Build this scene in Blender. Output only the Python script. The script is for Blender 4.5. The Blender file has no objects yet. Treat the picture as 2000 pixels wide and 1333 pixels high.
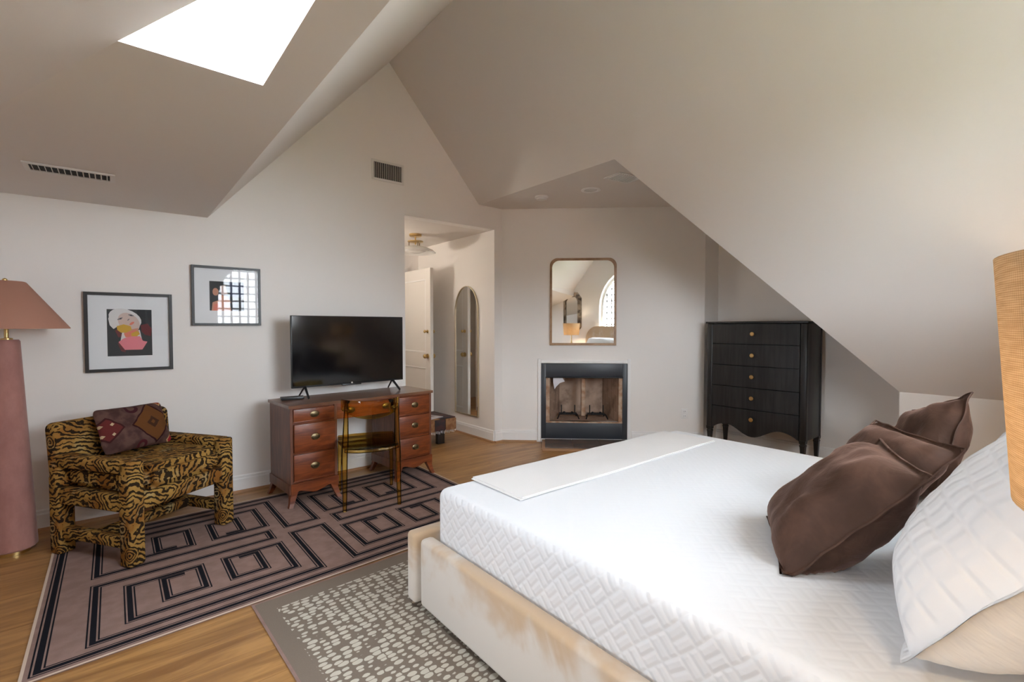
import bpy, bmesh, math, random
from mathutils import Vector, Matrix, noise
random.seed(7)
R = math.radians
SC = bpy.context.scene
COL = SC.collection

# ------------------------------------------------------------------ camera, sky, exposure
cam_d = bpy.data.cameras.new('camera'); cam = bpy.data.objects.new('camera', cam_d); COL.objects.link(cam)
cam_d.sensor_width = 36.0; cam_d.lens = 937.0 / 2000.0 * 36.0; cam_d.clip_start = 0.02; cam_d.clip_end = 200
cam.location = (0, 0, 1.31); cam.rotation_euler = (R(90 - 1.718), 0, R(-39.53))
SC.camera = cam
world = bpy.data.worlds.new('sky'); SC.world = world; world.use_nodes = True
bg = world.node_tree.nodes['Background']
bg.inputs['Color'].default_value = (0.86, 0.93, 1.0, 1); bg.inputs['Strength'].default_value = 24.0
vs = SC.view_settings
vs.view_transform = 'Standard'; vs.look = 'None'; vs.gamma = 1.0; vs.use_curve_mapping = False; vs.exposure = 0.84
SC.cycles.max_bounces = 14; SC.cycles.diffuse_bounces = 9; SC.cycles.glossy_bounces = 6
SC.cycles.transparent_max_bounces = 16; SC.cycles.transmission_bounces = 8
SC.cycles.sample_clamp_indirect = 12.0
SC.cycles.use_denoising = True

XL_ = -1.6
def portal(name, loc, rot, sx, sy):
    l = bpy.data.lights.new(name, 'AREA'); l.shape = 'RECTANGLE'; l.size = sx; l.size_y = sy
    l.cycles.is_portal = True
    o = bpy.data.objects.new(name, l); COL.objects.link(o); o.location = loc; o.rotation_euler = rot
portal('window_portal', (2.03, -0.62, 1.75), (R(90), 0, 0), 1.7, 1.7)
portal('added_window_portal', (XL_ - 0.13, 1.15, 1.05), (0, R(-90), 0), 0.68, 0.66)  # portal of the added, unseen window in the left wall
portal('skylight_portal', (0.27, 1.5, 2.19), (0, 0, 0), 0.5, 1.0)

# ------------------------------------------------------------------ node helper
class V:
    """A scalar socket with arithmetic that writes math nodes."""
    def __init__(s, nt, sock): s.nt = nt; s.s = sock
    def _op(s, op, b=None, c=None, rev=False):
        n = s.nt.nodes.new('ShaderNodeMath'); n.operation = op
        args = [s, b, c]
        if rev: args = [b, s, c]
        for i, a in enumerate(args):
            if a is None: continue
            if isinstance(a, V): s.nt.links.new(a.s, n.inputs[i])
            else: n.inputs[i].default_value = float(a)
        return V(s.nt, n.outputs[0])
    def __add__(s, b): return s._op('ADD', b)
    __radd__ = __add__
    def __sub__(s, b): return s._op('SUBTRACT', b)
    def __rsub__(s, b): return s._op('SUBTRACT', b, rev=True)
    def __mul__(s, b): return s._op('MULTIPLY', b)
    __rmul__ = __mul__
    def __truediv__(s, b): return s._op('DIVIDE', b)
    def abs(s): return s._op('ABSOLUTE')
    def fract(s): return s._op('FRACT')
    def floor(s): return s._op('FLOOR')
    def gt(s, b): return s._op('GREATER_THAN', b)
    def lt(s, b): return s._op('LESS_THAN', b)
    def min(s, b): return s._op('MINIMUM', b)
    def max(s, b): return s._op('MAXIMUM', b)
    def mod(s, b): return s._op('FLOORED_MODULO', b)
    def pow(s, b): return s._op('POWER', b)
    def sin(s): return s._op('SINE')
    def smooth(s, a, b):
        n = s.nt.nodes.new('ShaderNodeMapRange'); n.interpolation_type = 'SMOOTHSTEP'
        s.nt.links.new(s.s, n.inputs[0]); n.inputs[1].default_value = a; n.inputs[2].default_value = b
        return V(s.nt, n.outputs[0])

class Mat:
    def __init__(s, name, color=(0.8, 0.8, 0.8), rough=0.5, metal=0.0, spec=0.5, sheen=0.0, coat=0.0):
        s.m = bpy.data.materials.new(name); s.m.use_nodes = True; s.nt = s.m.node_tree
        s.b = s.nt.nodes['Principled BSDF']
        s.b.inputs['Base Color'].default_value = (*color, 1); s.b.inputs['Roughness'].default_value = rough
        s.b.inputs['Metallic'].default_value = metal; s.b.inputs['Specular IOR Level'].default_value = spec
        s.b.inputs['Sheen Weight'].default_value = sheen; s.b.inputs['Coat Weight'].default_value = coat
        s.c = None
    def node(s, t): return s.nt.nodes.new(t)
    def coord(s, kind='Object', scale=(1, 1, 1), rot=(0, 0, 0), loc=(0, 0, 0)):
        tc = s.node('ShaderNodeTexCoord'); mp = s.node('ShaderNodeMapping')
        mp.inputs['Scale'].default_value = scale; mp.inputs['Rotation'].default_value = rot; mp.inputs['Location'].default_value = loc
        s.nt.links.new(tc.outputs[kind], mp.inputs['Vector']); return mp.outputs['Vector']
    def xyz(s, vec):
        n = s.node('ShaderNodeSeparateXYZ'); s.nt.links.new(vec, n.inputs[0]); return [V(s.nt, o) for o in n.outputs]
    def combine(s, x, y, z):
        n = s.node('ShaderNodeCombineXYZ')
        for i, a in enumerate((x, y, z)):
            if isinstance(a, V): s.nt.links.new(a.s, n.inputs[i])
            else: n.inputs[i].default_value = a
        return n.outputs[0]
    def noise(s, vec, scale=5, detail=3, rough=0.5, dist=0.0):
        n = s.node('ShaderNodeTexNoise'); s.nt.links.new(vec, n.inputs['Vector'])
        n.inputs['Scale'].default_value = scale; n.inputs['Detail'].default_value = detail
        n.inputs['Roughness'].default_value = rough; n.inputs['Distortion'].default_value = dist
        return V(s.nt, n.outputs[0])
    def mix(s, fac, a, b):
        n = s.node('ShaderNodeMix'); n.data_type = 'RGBA'
        if isinstance(fac, V): s.nt.links.new(fac.s, n.inputs[0])
        else: n.inputs[0].default_value = fac
        for i, c in ((6, a), (7, b)):
            if isinstance(c, tuple): n.inputs[i].default_value = (*c, 1)
            else: s.nt.links.new(c, n.inputs[i])
        return n.outputs[2]
    def color(s, sock): s.nt.links.new(sock, s.b.inputs['Base Color']); return s
    def bump(s, h, strength=0.3, dist=0.01):
        n = s.node('ShaderNodeBump'); n.inputs['Strength'].default_value = strength; n.inputs['Distance'].default_value = dist
        s.nt.links.new(h.s, n.inputs['Height']); s.nt.links.new(n.outputs[0], s.b.inputs['Normal']); return s
    def rand(s):
        n = s.node('ShaderNodeObjectInfo'); return V(s.nt, n.outputs['Random'])

M = {}
def simple(name, color, rough=0.5, metal=0.0, spec=0.5, **k):
    M[name] = Mat(name, color, rough, metal, spec, **k).m
    return M[name]

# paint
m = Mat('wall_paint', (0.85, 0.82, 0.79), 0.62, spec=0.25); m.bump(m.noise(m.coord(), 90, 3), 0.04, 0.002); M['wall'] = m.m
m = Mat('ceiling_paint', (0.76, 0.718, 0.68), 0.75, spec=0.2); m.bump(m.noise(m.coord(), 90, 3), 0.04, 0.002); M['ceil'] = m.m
simple('trim_white', (0.84, 0.83, 0.82), 0.35)
simple('door_paint', (0.74, 0.71, 0.67), 0.4)
simple('shoe_wood', (0.36, 0.19, 0.09), 0.45)
simple('brass', (0.62, 0.44, 0.19), 0.28, 1.0)
simple('pale_brass', (0.60, 0.52, 0.38), 0.35, 1.0)
simple('old_brass', (0.20, 0.15, 0.085), 0.38, 1.0)
simple('gold_knob', (0.80, 0.55, 0.24), 0.3, 1.0)
simple('black_plastic', (0.012, 0.012, 0.013), 0.35)
simple('dark_void', (0.02, 0.02, 0.02), 0.8)
simple('mirror_glass', (0.92, 0.93, 0.92), 0.015, 1.0)
simple('mat_board', (0.80, 0.79, 0.80), 0.8)
simple('black_frame', (0.018, 0.016, 0.016), 0.4)
simple('vent_white', (0.74, 0.72, 0.69), 0.45)
simple('vent_grey', (0.52, 0.49, 0.46), 0.5)
simple('outlet_white', (0.82, 0.81, 0.79), 0.35)
simple('fire_metal', (0.030, 0.034, 0.042), 0.42)
simple('iron', (0.02, 0.02, 0.022), 0.5, 0.6)
simple('paper', (0.72, 0.70, 0.74), 0.7)
simple('milk_glass', (0.85, 0.85, 0.83), 0.2)
simple('binding', (0.62, 0.50, 0.40), 0.9)

# floor planks
m = Mat('oak_floor', rough=0.33, spec=0.45)
v = m.coord('Object'); rnd = m.rand()
x, y, z = m.xyz(v)
vec = m.combine(x * 1.1 + rnd * 37.0, y * 11.0 + rnd * 11.0, rnd * 9.0)
g = m.noise(vec, 1.6, 6, 0.62, 0.9)
g2 = m.noise(m.combine(x * 2.0 + rnd * 20.0, y * 60.0, rnd * 5.0), 3.0, 3)
c = m.mix(g.smooth(0.30, 0.72), (0.235, 0.108, 0.034), (0.50, 0.27, 0.095))
c = m.mix(g2 * 0.22, c, (0.19, 0.085, 0.026))
c = m.mix(rnd * 0.22, c, (0.56, 0.315, 0.12))
m.color(c); m.bump(g2, 0.06, 0.002); M['floor'] = m.m
simple('floor_gap', (0.10, 0.05, 0.02), 0.7)

# wool rugs
m = Mat('rug_taupe', rough=0.95, spec=0.1)
v = m.coord('Object'); n1 = m.noise(v, 14, 4); n2 = m.noise(v, 420, 2)
c = m.mix(n1.smooth(0.3, 0.7), (0.285, 0.188, 0.158), (0.355, 0.238, 0.203)); c = m.mix(n2 * 0.35, c, (0.16, 0.11, 0.10))
m.color(c); m.bump(n2, 0.4, 0.003); M['rug'] = m.m
m = Mat('rug_black', (0.012, 0.012, 0.017), 0.95, spec=0.1); m.bump(m.noise(m.coord(), 420, 2), 0.4, 0.003); M['rug_black'] = m.m
m = Mat('rug_spotted', rough=0.95, spec=0.1)
v = m.coord('Object'); x, y, z = m.xyz(v)
wob = m.noise(v, 9, 2)
# rows of pebbles: columns across x, pebbles staggered along y
colw = 0.040
cx = (x + wob * 0.012) / colw
ci = cx.floor()
vor = m.node('ShaderNodeTexVoronoi'); vor.feature = 'DISTANCE_TO_EDGE'; vor.inputs['Randomness'].default_value = 0.42
m.nt.links.new(m.combine(x * 23.0 + wob * 0.25, y * 37.0, 0.0), vor.inputs['Vector']); vor.inputs['Scale'].default_value = 1.0
cellm = V(m.nt, vor.outputs['Distance'])
vf = m.node('ShaderNodeTexVoronoi'); vf.feature = 'F1'; vf.inputs['Randomness'].default_value = 0.42; vf.inputs['Scale'].default_value = 1.0
m.nt.links.new(m.combine(x * 23.0 + wob * 0.25, y * 37.0, 0.0), vf.inputs['Vector'])
f1 = V(m.nt, vf.outputs['Distance']); sr_ = m.node('ShaderNodeSeparateColor'); m.nt.links.new(vf.outputs['Color'], sr_.inputs[0]); rr = V(m.nt, sr_.outputs[0])
spot = (rr * 0.14 + 0.40 + (m.noise(v, 90, 1) - 0.5) * 0.12 - f1).smooth(0.0, 0.05) * cellm.smooth(0.03, 0.07)
inner = x.abs().lt(1.29) * y.abs().lt(1.60)
edge_taper = m.noise(v, 30, 1)
spot = spot * (x + edge_taper * 0.05).gt(-1.265) * inner
n2 = m.noise(v, 420, 2)
c = m.mix(n2, (0.17, 0.135, 0.105), (0.255, 0.21, 0.172)); c = m.mix(spot, c, (0.55, 0.52, 0.44))
m.color(c); m.bump(n2 + spot * 0.5, 0.35, 0.003); M['rug_spot'] = m.m

# bed fabrics
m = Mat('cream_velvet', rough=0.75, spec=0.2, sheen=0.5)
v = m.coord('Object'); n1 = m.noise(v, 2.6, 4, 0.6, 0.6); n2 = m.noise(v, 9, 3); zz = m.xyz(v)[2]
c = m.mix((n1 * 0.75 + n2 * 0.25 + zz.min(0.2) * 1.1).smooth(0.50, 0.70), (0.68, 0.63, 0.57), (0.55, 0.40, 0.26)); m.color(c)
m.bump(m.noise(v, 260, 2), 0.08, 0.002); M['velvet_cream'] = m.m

def weave(name, col, cell, strength, axes=(0, 1), rot=0.0):
    """Basket-weave quilting: puffed 2:1 blocks that alternate direction."""
    m = Mat(name, col, 0.8, spec=0.15, sheen=0.1)
    p = m.xyz(m.coord('Object', rot=(0, 0, 0)))
    wq = m.noise(m.coord(), 6, 1); a, b = p[axes[0]] + (wq - 0.5) * 0.02, p[axes[1]] + (wq - 0.5) * 0.015
    if rot:
        cr, sr = math.cos(rot), math.sin(rot); a, b = a * cr + b * sr, b * cr - a * sr
    u = a / cell; w = b / cell
    par = (u.floor() + w.floor()).mod(2.0)
    fu = u.fract(); fw = w.fract()
    hx = (fu * 2.0).fract()
    hy = (fw * 2.0).fract()
    s = par * hx + (1.0 - par) * hy
    l = par * fw + (1.0 - par) * fu
    e1 = s.min(1.0 - s).smooth(0.0, 0.34); e2 = l.min(1.0 - l).smooth(0.0, 0.16)
    h = e1 * e2 + m.noise(m.coord(), 35, 2) * 0.25
    m.bump(h, strength, 0.012); return m
M['coverlet_top'] = weave('coverlet_top', (0.765, 0.78, 0.81), 0.066, 0.06, (0, 1), R(45)).m
M['coverlet_side_x'] = weave('coverlet_side_x', (0.765, 0.78, 0.81), 0.066, 0.25, (1, 2), R(45)).m
M['coverlet_side_y'] = weave('coverlet_side_y', (0.765, 0.78, 0.81), 0.066, 0.25, (0, 2), R(45)).m
m = Mat('throw_linen', (0.77, 0.755, 0.75), 0.9, spec=0.1); m.bump(m.noise(m.coord('Object', (1, 1, 1)), 180, 3), 0.25, 0.004); M['throw'] = m.m
m = Mat('brown_velvet', rough=0.6, spec=0.2, sheen=0.28)
m.b.inputs['Sheen Tint'].default_value = (0.75, 0.45, 0.36, 1); m.b.inputs['Sheen Roughness'].default_value = 0.35
v = m.coord(); m.color(m.mix(m.noise(v, 5, 4, 0.6, 0.8).smooth(0.35, 0.7), (0.058, 0.029, 0.019), (0.100, 0.052, 0.036)))
m.bump(m.noise(v, 9, 4, 0.55, 0.6), 0.35, 0.02); M['velvet_brown'] = m.m
m = Mat('pillow_quilt', (0.755, 0.765, 0.79), 0.8, spec=0.15)
x, y, z = m.xyz(m.coord()); w1 = (x / 0.034).fract(); w2 = (y / 0.058).fract()
h = w1.min(1.0 - w1).smooth(0.0, 0.32) * w2.min(1.0 - w2).smooth(0.0, 0.2); m.bump(h + m.noise(m.coord(), 30, 2) * 0.2, 0.46, 0.006); M['pillow_quilt'] = m.m
m = Mat('pillow_sateen', (0.82, 0.80, 0.77), 0.45, spec=0.3); m.bump(m.noise(m.coord('Object', (2, 9, 2)), 3, 3), 0.5, 0.02); M['pillow_sateen'] = m.m

# woods
def wood(name, dark, light, rough=0.35, stretch=(14, 14, 1.2), coat=0.0, scale=2.2):
    m = Mat(name, rough=rough, coat=coat); v = m.coord('Object', stretch)
    g = m.noise(v, scale, 6, 0.6, 0.8); g2 = m.noise(v, scale * 7, 2)
    c = m.mix(g.smooth(0.3, 0.7), dark, light); c = m.mix(g2 * 0.3, c, dark); m.color(c); m.bump(g2, 0.08, 0.001); M[name] = m.m
wood('mahogany', (0.105, 0.022, 0.007), (0.27, 0.066, 0.016), 0.38, (1.6, 12, 12), 0.1)
wood('mahogany_side', (0.100, 0.036, 0.020), (0.205, 0.075, 0.040), 0.42, (12, 12, 1.6), 0.05)
wood('mahogany_top', (0.105, 0.042, 0.022), (0.215, 0.095, 0.052), 0.28, (1.4, 10, 10), 0.3)
wood('black_oak', (0.006, 0.006, 0.007), (0.024, 0.023, 0.024), 0.42, (14, 14, 1.0))
wood('walnut_frame', (0.30, 0.165, 0.08), (0.44, 0.27, 0.15), 0.4, (6, 6, 6))
wood('dark_leg', (0.014, 0.009, 0.007), (0.035, 0.02, 0.014), 0.5)
wood('nightstand_wood', (0.10, 0.05, 0.025), (0.2, 0.1, 0.05), 0.4, (1.5, 10, 10))

# amber acrylic and thin glass
def thin(name, tint, base=0.04, gloss_rough=0.02, power=4.0, edge=None):
    m = bpy.data.materials.new(name); m.use_nodes = True; nt = m.node_tree; nt.nodes.clear()
    out = nt.nodes.new('ShaderNodeOutputMaterial'); tr = nt.nodes.new('ShaderNodeBsdfTransparent'); gl = nt.nodes.new('ShaderNodeBsdfGlossy')
    gl.inputs['Roughness'].default_value = gloss_rough
    mx = nt.nodes.new('ShaderNodeMixShader'); fr = nt.nodes.new('ShaderNodeFresnel'); fr.inputs[0].default_value = base
    nt.links.new(fr.outputs[0], mx.inputs[0]); nt.links.new(tr.outputs[0], mx.inputs[1]); nt.links.new(gl.outputs[0], mx.inputs[2])
    tr.inputs[0].default_value = (*tint, 1)
    if edge:
        lw = nt.nodes.new('ShaderNodeLayerWeight'); lw.inputs[0].default_value = 0.45
        mc = nt.nodes.new('ShaderNodeMix'); mc.data_type = 'RGBA'; mc.inputs[6].default_value = (*tint, 1); mc.inputs[7].default_value = (*edge, 1)
        nt.links.new(lw.outputs['Facing'], mc.inputs[0]); nt.links.new(mc.outputs[2], tr.inputs[0])
    nt.links.new(mx.outputs[0], out.inputs[0]); M[name] = m
thin('glass', (0.97, 0.98, 0.98), 1.40)
thin('amber', (0.985, 0.83, 0.42), 1.45, 0.03, edge=(0.95, 0.62, 0.12))
thin('window_glass', (0.97, 0.98, 0.99), 1.3)

m = Mat('tv_screen', (0.004, 0.004, 0.005), 0.09, spec=0.6); M['tv_screen'] = m.m

# tiger upholstery
m = Mat('tiger_fabric', rough=0.85, spec=0.08)
v = m.coord('Object'); x, y, z = m.xyz(v)
d1 = m.noise(v, 7.5, 2, 0.5); d2 = m.noise(v, 34, 2, 0.5); d3 = m.noise(v, 4.2, 1)
vor = m.node('ShaderNodeTexVoronoi'); vor.feature = 'F1'; vor.inputs['Scale'].default_value = 4.6; m.nt.links.new(v, vor.inputs['Vector']); rd = V(m.nt, vor.outputs['Distance'])
ph = (x * 0.55 + y * 0.35 + z * 1.35) * 165.0 + (d1 - 0.5) * 34.0 + (d2 - 0.5) * 8.0
ph2 = (x * 1.1 - z * 0.7 + y * 0.9) * 150.0 + (d1 - 0.5) * 34.0 + (d2 - 0.5) * 8.0
ph3 = rd * 95.0 + (d2 - 0.5) * 9.0
sel = d3.smooth(0.47, 0.53); face = 1.0 - rd.smooth(0.17, 0.26)
wv = ((ph.sin() * (1.0 - sel)) + (ph2.sin() * sel)) * (1.0 - face) + ph3.sin() * face
brk = m.noise(m.coord('Object', (1, 1, 1.6)), 26, 2)
stripe = (wv + (brk - 0.5) * 4.2).smooth(-0.10, 0.35)
gold = m.mix(m.noise(v, 7, 3).smooth(0.35, 0.68), (0.40, 0.235, 0.062), (0.25, 0.105, 0.022))
gold = m.mix(m.noise(v, 11, 2).smooth(0.56, 0.72) * 0.6, gold, (0.42, 0.34, 0.17))
m.color(m.mix(stripe * 0.96, gold, (0.016, 0.011, 0.008))); m.bump(m.noise(v, 240, 2), 0.15, 0.002); M['tiger'] = m.m

# kilim cushion print
m = Mat('kilim_fabric', rough=0.95, spec=0.1)
v = m.coord('Object'); x, y, z = m.xyz(v); w = m.noise(v, 30, 2)
a = x.abs() + y.abs() * 1.35
base = m.mix(m.noise(v, 16, 3).smooth(0.35, 0.65), (0.070, 0.034, 0.030), (0.125, 0.066, 0.054))
dia = ((x - 0.085).abs() * 1.0 + (y - 0.005).abs() * 1.0 + (w - 0.5) * 0.012)
c = m.mix(dia.lt(0.135), base, (0.14, 0.055, 0.018))
c = m.mix(dia.lt(0.135) * dia.gt(0.122), c, (0.035, 0.012, 0.012))
c = m.mix(((dia * 60.0).sin()).gt(0.72) * dia.lt(0.118), c, (0.06, 0.026, 0.014))
dl = ((x + 0.175).abs() + y.abs() * 1.1)
c = m.mix(dl.lt(0.085), c, (0.125, 0.026, 0.024)); c = m.mix(dl.lt(0.085) * dl.gt(0.072), c, (0.05, 0.016, 0.016))
dr = ((x - 0.215).abs() * 1.2 + (y + 0.125).abs()); c = m.mix(dr.lt(0.068), c, (0.30, 0.022, 0.030)); c = m.mix(dr.lt(0.068) * dr.gt(0.056) , c, (0.48, 0.30, 0.14))
dt = ((x - 0.17).abs() * 1.0 + (y - 0.16).abs()); c = m.mix(dt.lt(0.055), c, (0.26, 0.045, 0.028)); c = m.mix(dt.lt(0.055) * dt.gt(0.044), c, (0.45, 0.27, 0.12))
rg = (((x + 0.02) * (x + 0.02) + (y - 0.115) * (y - 0.115)).pow(0.5) - 0.028).abs(); c = m.mix(rg.lt(0.009), c, (0.055, 0.016, 0.02))
rg = (((x - 0.00) * (x - 0.00) + (y + 0.125) * (y + 0.125)).pow(0.5) - 0.022).abs(); c = m.mix(rg.lt(0.008), c, (0.075, 0.016, 0.02))
sp = (((x + 0.175).abs() - 0.022).abs() + (y.abs() - 0.03).abs()); c = m.mix(sp.lt(0.010), c, (0.48, 0.36, 0.22))
m.color(c); m.bump(m.noise(v, 300, 2), 0.3, 0.003); M['kilim'] = m.m

# fire-brick, slate, suede, burlap, patchwork
m = Mat('fire_brick', rough=0.9, spec=0.1)
v = m.coord('Object'); br = m.node('ShaderNodeTexBrick'); m.nt.links.new(v, br.inputs['Vector'])
x, y, z = m.xyz(v); m.nt.links.new(m.combine(x + y, z, 0.0), br.inputs['Vector'])
br.inputs['Scale'].default_value = 1.0; br.inputs['Brick Width'].default_value = 0.20; br.inputs['Row Height'].default_value = 0.055; br.inputs['Mortar Size'].default_value = 0.004
br.inputs['Color1'].default_value = (0.46, 0.31, 0.225, 1); br.inputs['Color2'].default_value = (0.38, 0.255, 0.185, 1); br.inputs['Mortar'].default_value = (0.50, 0.36, 0.27, 1)
n1 = m.noise(v, 6, 4); m.color(m.mix(n1.smooth(0.45, 0.75), br.outputs['Color'], (0.22, 0.145, 0.11))); m.bump(m.noise(v, 60, 3), 0.3, 0.004); M['fire_brick'] = m.m
m = Mat('brick_edge', rough=0.9); v = m.coord(); m.color(m.mix(m.noise(v, 14, 4).smooth(0.35, 0.65), (0.36, 0.20, 0.12), (0.50, 0.37, 0.27))); m.bump(m.noise(v, 50, 3), 0.6, 0.006); M['brick_edge'] = m.m
m = Mat('slate', rough=0.45); v = m.coord(); m.color(m.mix(m.noise(v, 7, 5).smooth(0.35, 0.7), (0.085, 0.070, 0.064), (0.165, 0.105, 0.080))); m.bump(m.noise(v, 25, 4), 0.2, 0.003); M['slate'] = m.m
m = Mat('pink_suede', rough=0.72, spec=0.25, sheen=0.3); v = m.coord('Object', (1, 1, 0.5)); m.color(m.mix(m.noise(v, 8, 5, 0.65).smooth(0.3, 0.7), (0.325, 0.150, 0.128), (0.43, 0.215, 0.185))); m.bump(m.noise(v, 90, 3), 0.12, 0.002); M['pink_suede'] = m.m
m = Mat('pink_shade', (0.42, 0.215, 0.155), 0.7, spec=0.2); m.bump(m.noise(m.coord(), 200, 2), 0.08, 0.002); M['pink_shade'] = m.m

def burlap():
    m = bpy.data.materials.new('burlap_shade'); m.use_nodes = True; nt = m.node_tree
    h = Mat.__new__(Mat); h.m = m; h.nt = nt; h.b = nt.nodes['Principled BSDF']
    x, y, z = h.xyz(h.coord('Object'))
    ang = V(nt, None)
    n = nt.nodes.new('ShaderNodeMath'); n.operation = 'ARCTAN2'; nt.links.new(y.s, n.inputs[0]); nt.links.new(x.s, n.inputs[1]); ang = V(nt, n.outputs[0])
    wob = h.noise(h.coord('Object', (6, 6, 30)), 1.5, 3)
    hz = (z * 2900.0 + wob * 9.0).sin(); hv = (ang * 330.0 + wob * 6.0).sin()
    t = (hz * 0.35 + hv * 0.2 + (h.noise(h.coord('Object', (30, 30, 260)), 1.0, 3) - 0.5) * 1.6)
    c = h.mix(t.smooth(-0.7, 0.9), (0.44, 0.32, 0.19), (0.68, 0.54, 0.36))
    d = nt.nodes.new('ShaderNodeBsdfDiffuse'); tl = nt.nodes.new('ShaderNodeBsdfTranslucent'); mx = nt.nodes.new('ShaderNodeMixShader'); mx.inputs[0].default_value = 0.42
    nt.links.new(c, d.inputs[0]); nt.links.new(c, tl.inputs[0])
    bp = nt.nodes.new('ShaderNodeBump'); bp.inputs['Strength'].default_value = 0.4; bp.inputs['Distance'].default_value = 0.002; nt.links.new(t.s, bp.inputs['Height']); nt.links.new(bp.outputs[0], d.inputs['Normal'])
    nt.links.new(d.outputs[0], mx.inputs[1]); nt.links.new(tl.outputs[0], mx.inputs[2]); nt.links.new(mx.outputs[0], nt.nodes['Material Output'].inputs[0])
    M['burlap'] = m
burlap()
m = Mat('patch_dark', rough=0.85); v = m.coord(); m.color(m.mix(m.noise(v, 12, 3).smooth(0.4, 0.6), (0.035, 0.028, 0.032), (0.075, 0.03, 0.028))); M['patch_dark'] = m.m
m = Mat('patch_tan', rough=0.85); v = m.coord(); m.color(m.mix(m.noise(v, 14, 3).smooth(0.4, 0.6), (0.36, 0.19, 0.085), (0.24, 0.105, 0.045))); M['patch_tan'] = m.m
m = Mat('patch_olive', rough=0.85); v = m.coord(); m.color(m.mix(m.noise(v, 14, 3).smooth(0.4, 0.6), (0.12, 0.095, 0.05), (0.10, 0.05, 0.03))); M['patch_olive'] = m.m
m = Mat('tortoise', rough=0.08, spec=0.8); v = m.coord(); m.color(m.mix(m.noise(v, 11, 4).smooth(0.4, 0.6), (0.07, 0.055, 0.045), (0.45, 0.38, 0.30))); m.b.inputs['Metallic'].default_value = 0.6; M['tortoise'] = m.m
for nm, col in dict(print_black=(0.012, 0.013, 0.016), print_white=(0.70, 0.67, 0.66), print_skin=(0.62, 0.47, 0.42), print_pink=(0.75, 0.22, 0.26), print_coral=(0.72, 0.20, 0.13), print_yellow=(0.62, 0.36, 0.02), print_red=(0.14, 0.012, 0.014), print_grey=(0.20, 0.18, 0.19), print_peach=(0.58, 0.27, 0.17), print_navy=(0.02, 0.03, 0.08), magazine=(0.45, 0.42, 0.44)).items(): simple(nm, col, 0.6)

# ------------------------------------------------------------------ mesh helpers
def obj(name, bm, mat, parent=None, smooth=False, loc=None, rot=None, auto=None):
    me = bpy.data.meshes.new(name)
    bmesh.ops.recalc_face_normals(bm, faces=bm.faces) if auto is None else None
    bm.to_mesh(me); bm.free()
    for mm in (mat if isinstance(mat, (list, tuple)) else [mat]): me.materials.append(M[mm] if isinstance(mm, str) else mm)
    if smooth:
        me.polygons.foreach_set('use_smooth', [True] * len(me.polygons))
        me.update()
        if smooth != 'all':
            try: me.set_sharp_from_angle(angle=R(40))
            except Exception: pass
    o = bpy.data.objects.new(name, me); COL.objects.link(o)
    if loc is not None: o.location = loc
    if rot is not None: o.rotation_euler = rot
    if parent: o.parent = parent
    return o
def tag(o, label, cat, group=None):
    o['label'] = label; o['category'] = cat
    if group: o['group'] = group
    return o
def thing(name, label, cat, loc=(0, 0, 0), rotz=0.0, group=None):
    o = bpy.data.objects.new(name, None); COL.objects.link(o); o.location = loc; o.rotation_euler = (0, 0, rotz); o.empty_display_size = 0.1
    return tag(o, label, cat, group)
def struct(o, label=None):
    o['kind'] = 'structure'
    if label: o['label'] = label
    return o
def bx(bm, c, s, r=0.0, seg=2, rz=0.0, mi=0, M4=None):
    """Box centred on c with size s, bevelled by r."""
    t = bmesh.new(); bmesh.ops.create_cube(t, size=1.0)
    for v in t.verts: v.co = Vector((v.co.x * s[0], v.co.y * s[1], v.co.z * s[2]))
    if r > 0: bmesh.ops.bevel(t, geom=list(t.edges), offset=min(r, min(s) * 0.49), segments=seg, profile=0.5, affect='EDGES')
    mat = Matrix.Translation(c) @ Matrix.Rotation(rz, 4, 'Z')
    if M4 is not None: mat = Matrix.Translation(c) @ M4
    for v in t.verts: v.co = mat @ v.co
    for f in t.faces: f.material_index = mi
    merge(bm, t)
def merge(bm, t):
    me = bpy.data.meshes.new('tmp'); t.to_mesh(me); t.free(); bm.from_mesh(me); bpy.data.meshes.remove(me)
def box(name, c, s, mat, parent=None, r=0.004, seg=2, rz=0.0, smooth=True, M4=None):
    bm = bmesh.new(); bx(bm, (0, 0, 0), s, r, seg, rz, M4=M4)
    return obj(name, bm, mat, parent, smooth, loc=c)
def poly(bm, pts, mi=0):
    f = bm.faces.new([bm.verts.new(p) for p in pts]); f.material_index = mi; return f
def prism(bm, pts, h, axis='Z', mi=0, base=0.0):
    """Extrude an outline; axis Z: pts are (x,y); Y: (x,z) extruded along y; X: (y,z) along x."""
    def P(p, t):
        return {'Z': (p[0], p[1], t), 'Y': (p[0], t, p[1]), 'X': (t, p[0], p[1])}[axis]
    a = [bm.verts.new(P(p, base)) for p in pts]; b = [bm.verts.new(P(p, base + h)) for p in pts]
    n = len(pts); fs = [bm.faces.new(a), bm.faces.new(list(reversed(b)))]
    for i in range(n): fs.append(bm.faces.new((a[i], b[i], b[(i + 1) % n], a[(i + 1) % n])))
    for f in fs: f.material_index = mi
def lathe(bm, prof, seg=32, c=(0, 0), close=False, mi=0):
    rings = []
    for r, z in prof:
        rings.append([bm.verts.new((c[0] + r * math.cos(2 * math.pi * i / seg), c[1] + r * math.sin(2 * math.pi * i / seg), z)) for i in range(seg)])
    for a, b in zip(rings, rings[1:]):
        for i in range(seg): f = bm.faces.new((a[i], a[(i + 1) % seg], b[(i + 1) % seg], b[i])); f.material_index = mi
    if close:
        bm.faces.new(list(reversed(rings[0]))); bm.faces.new(rings[-1])
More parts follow.
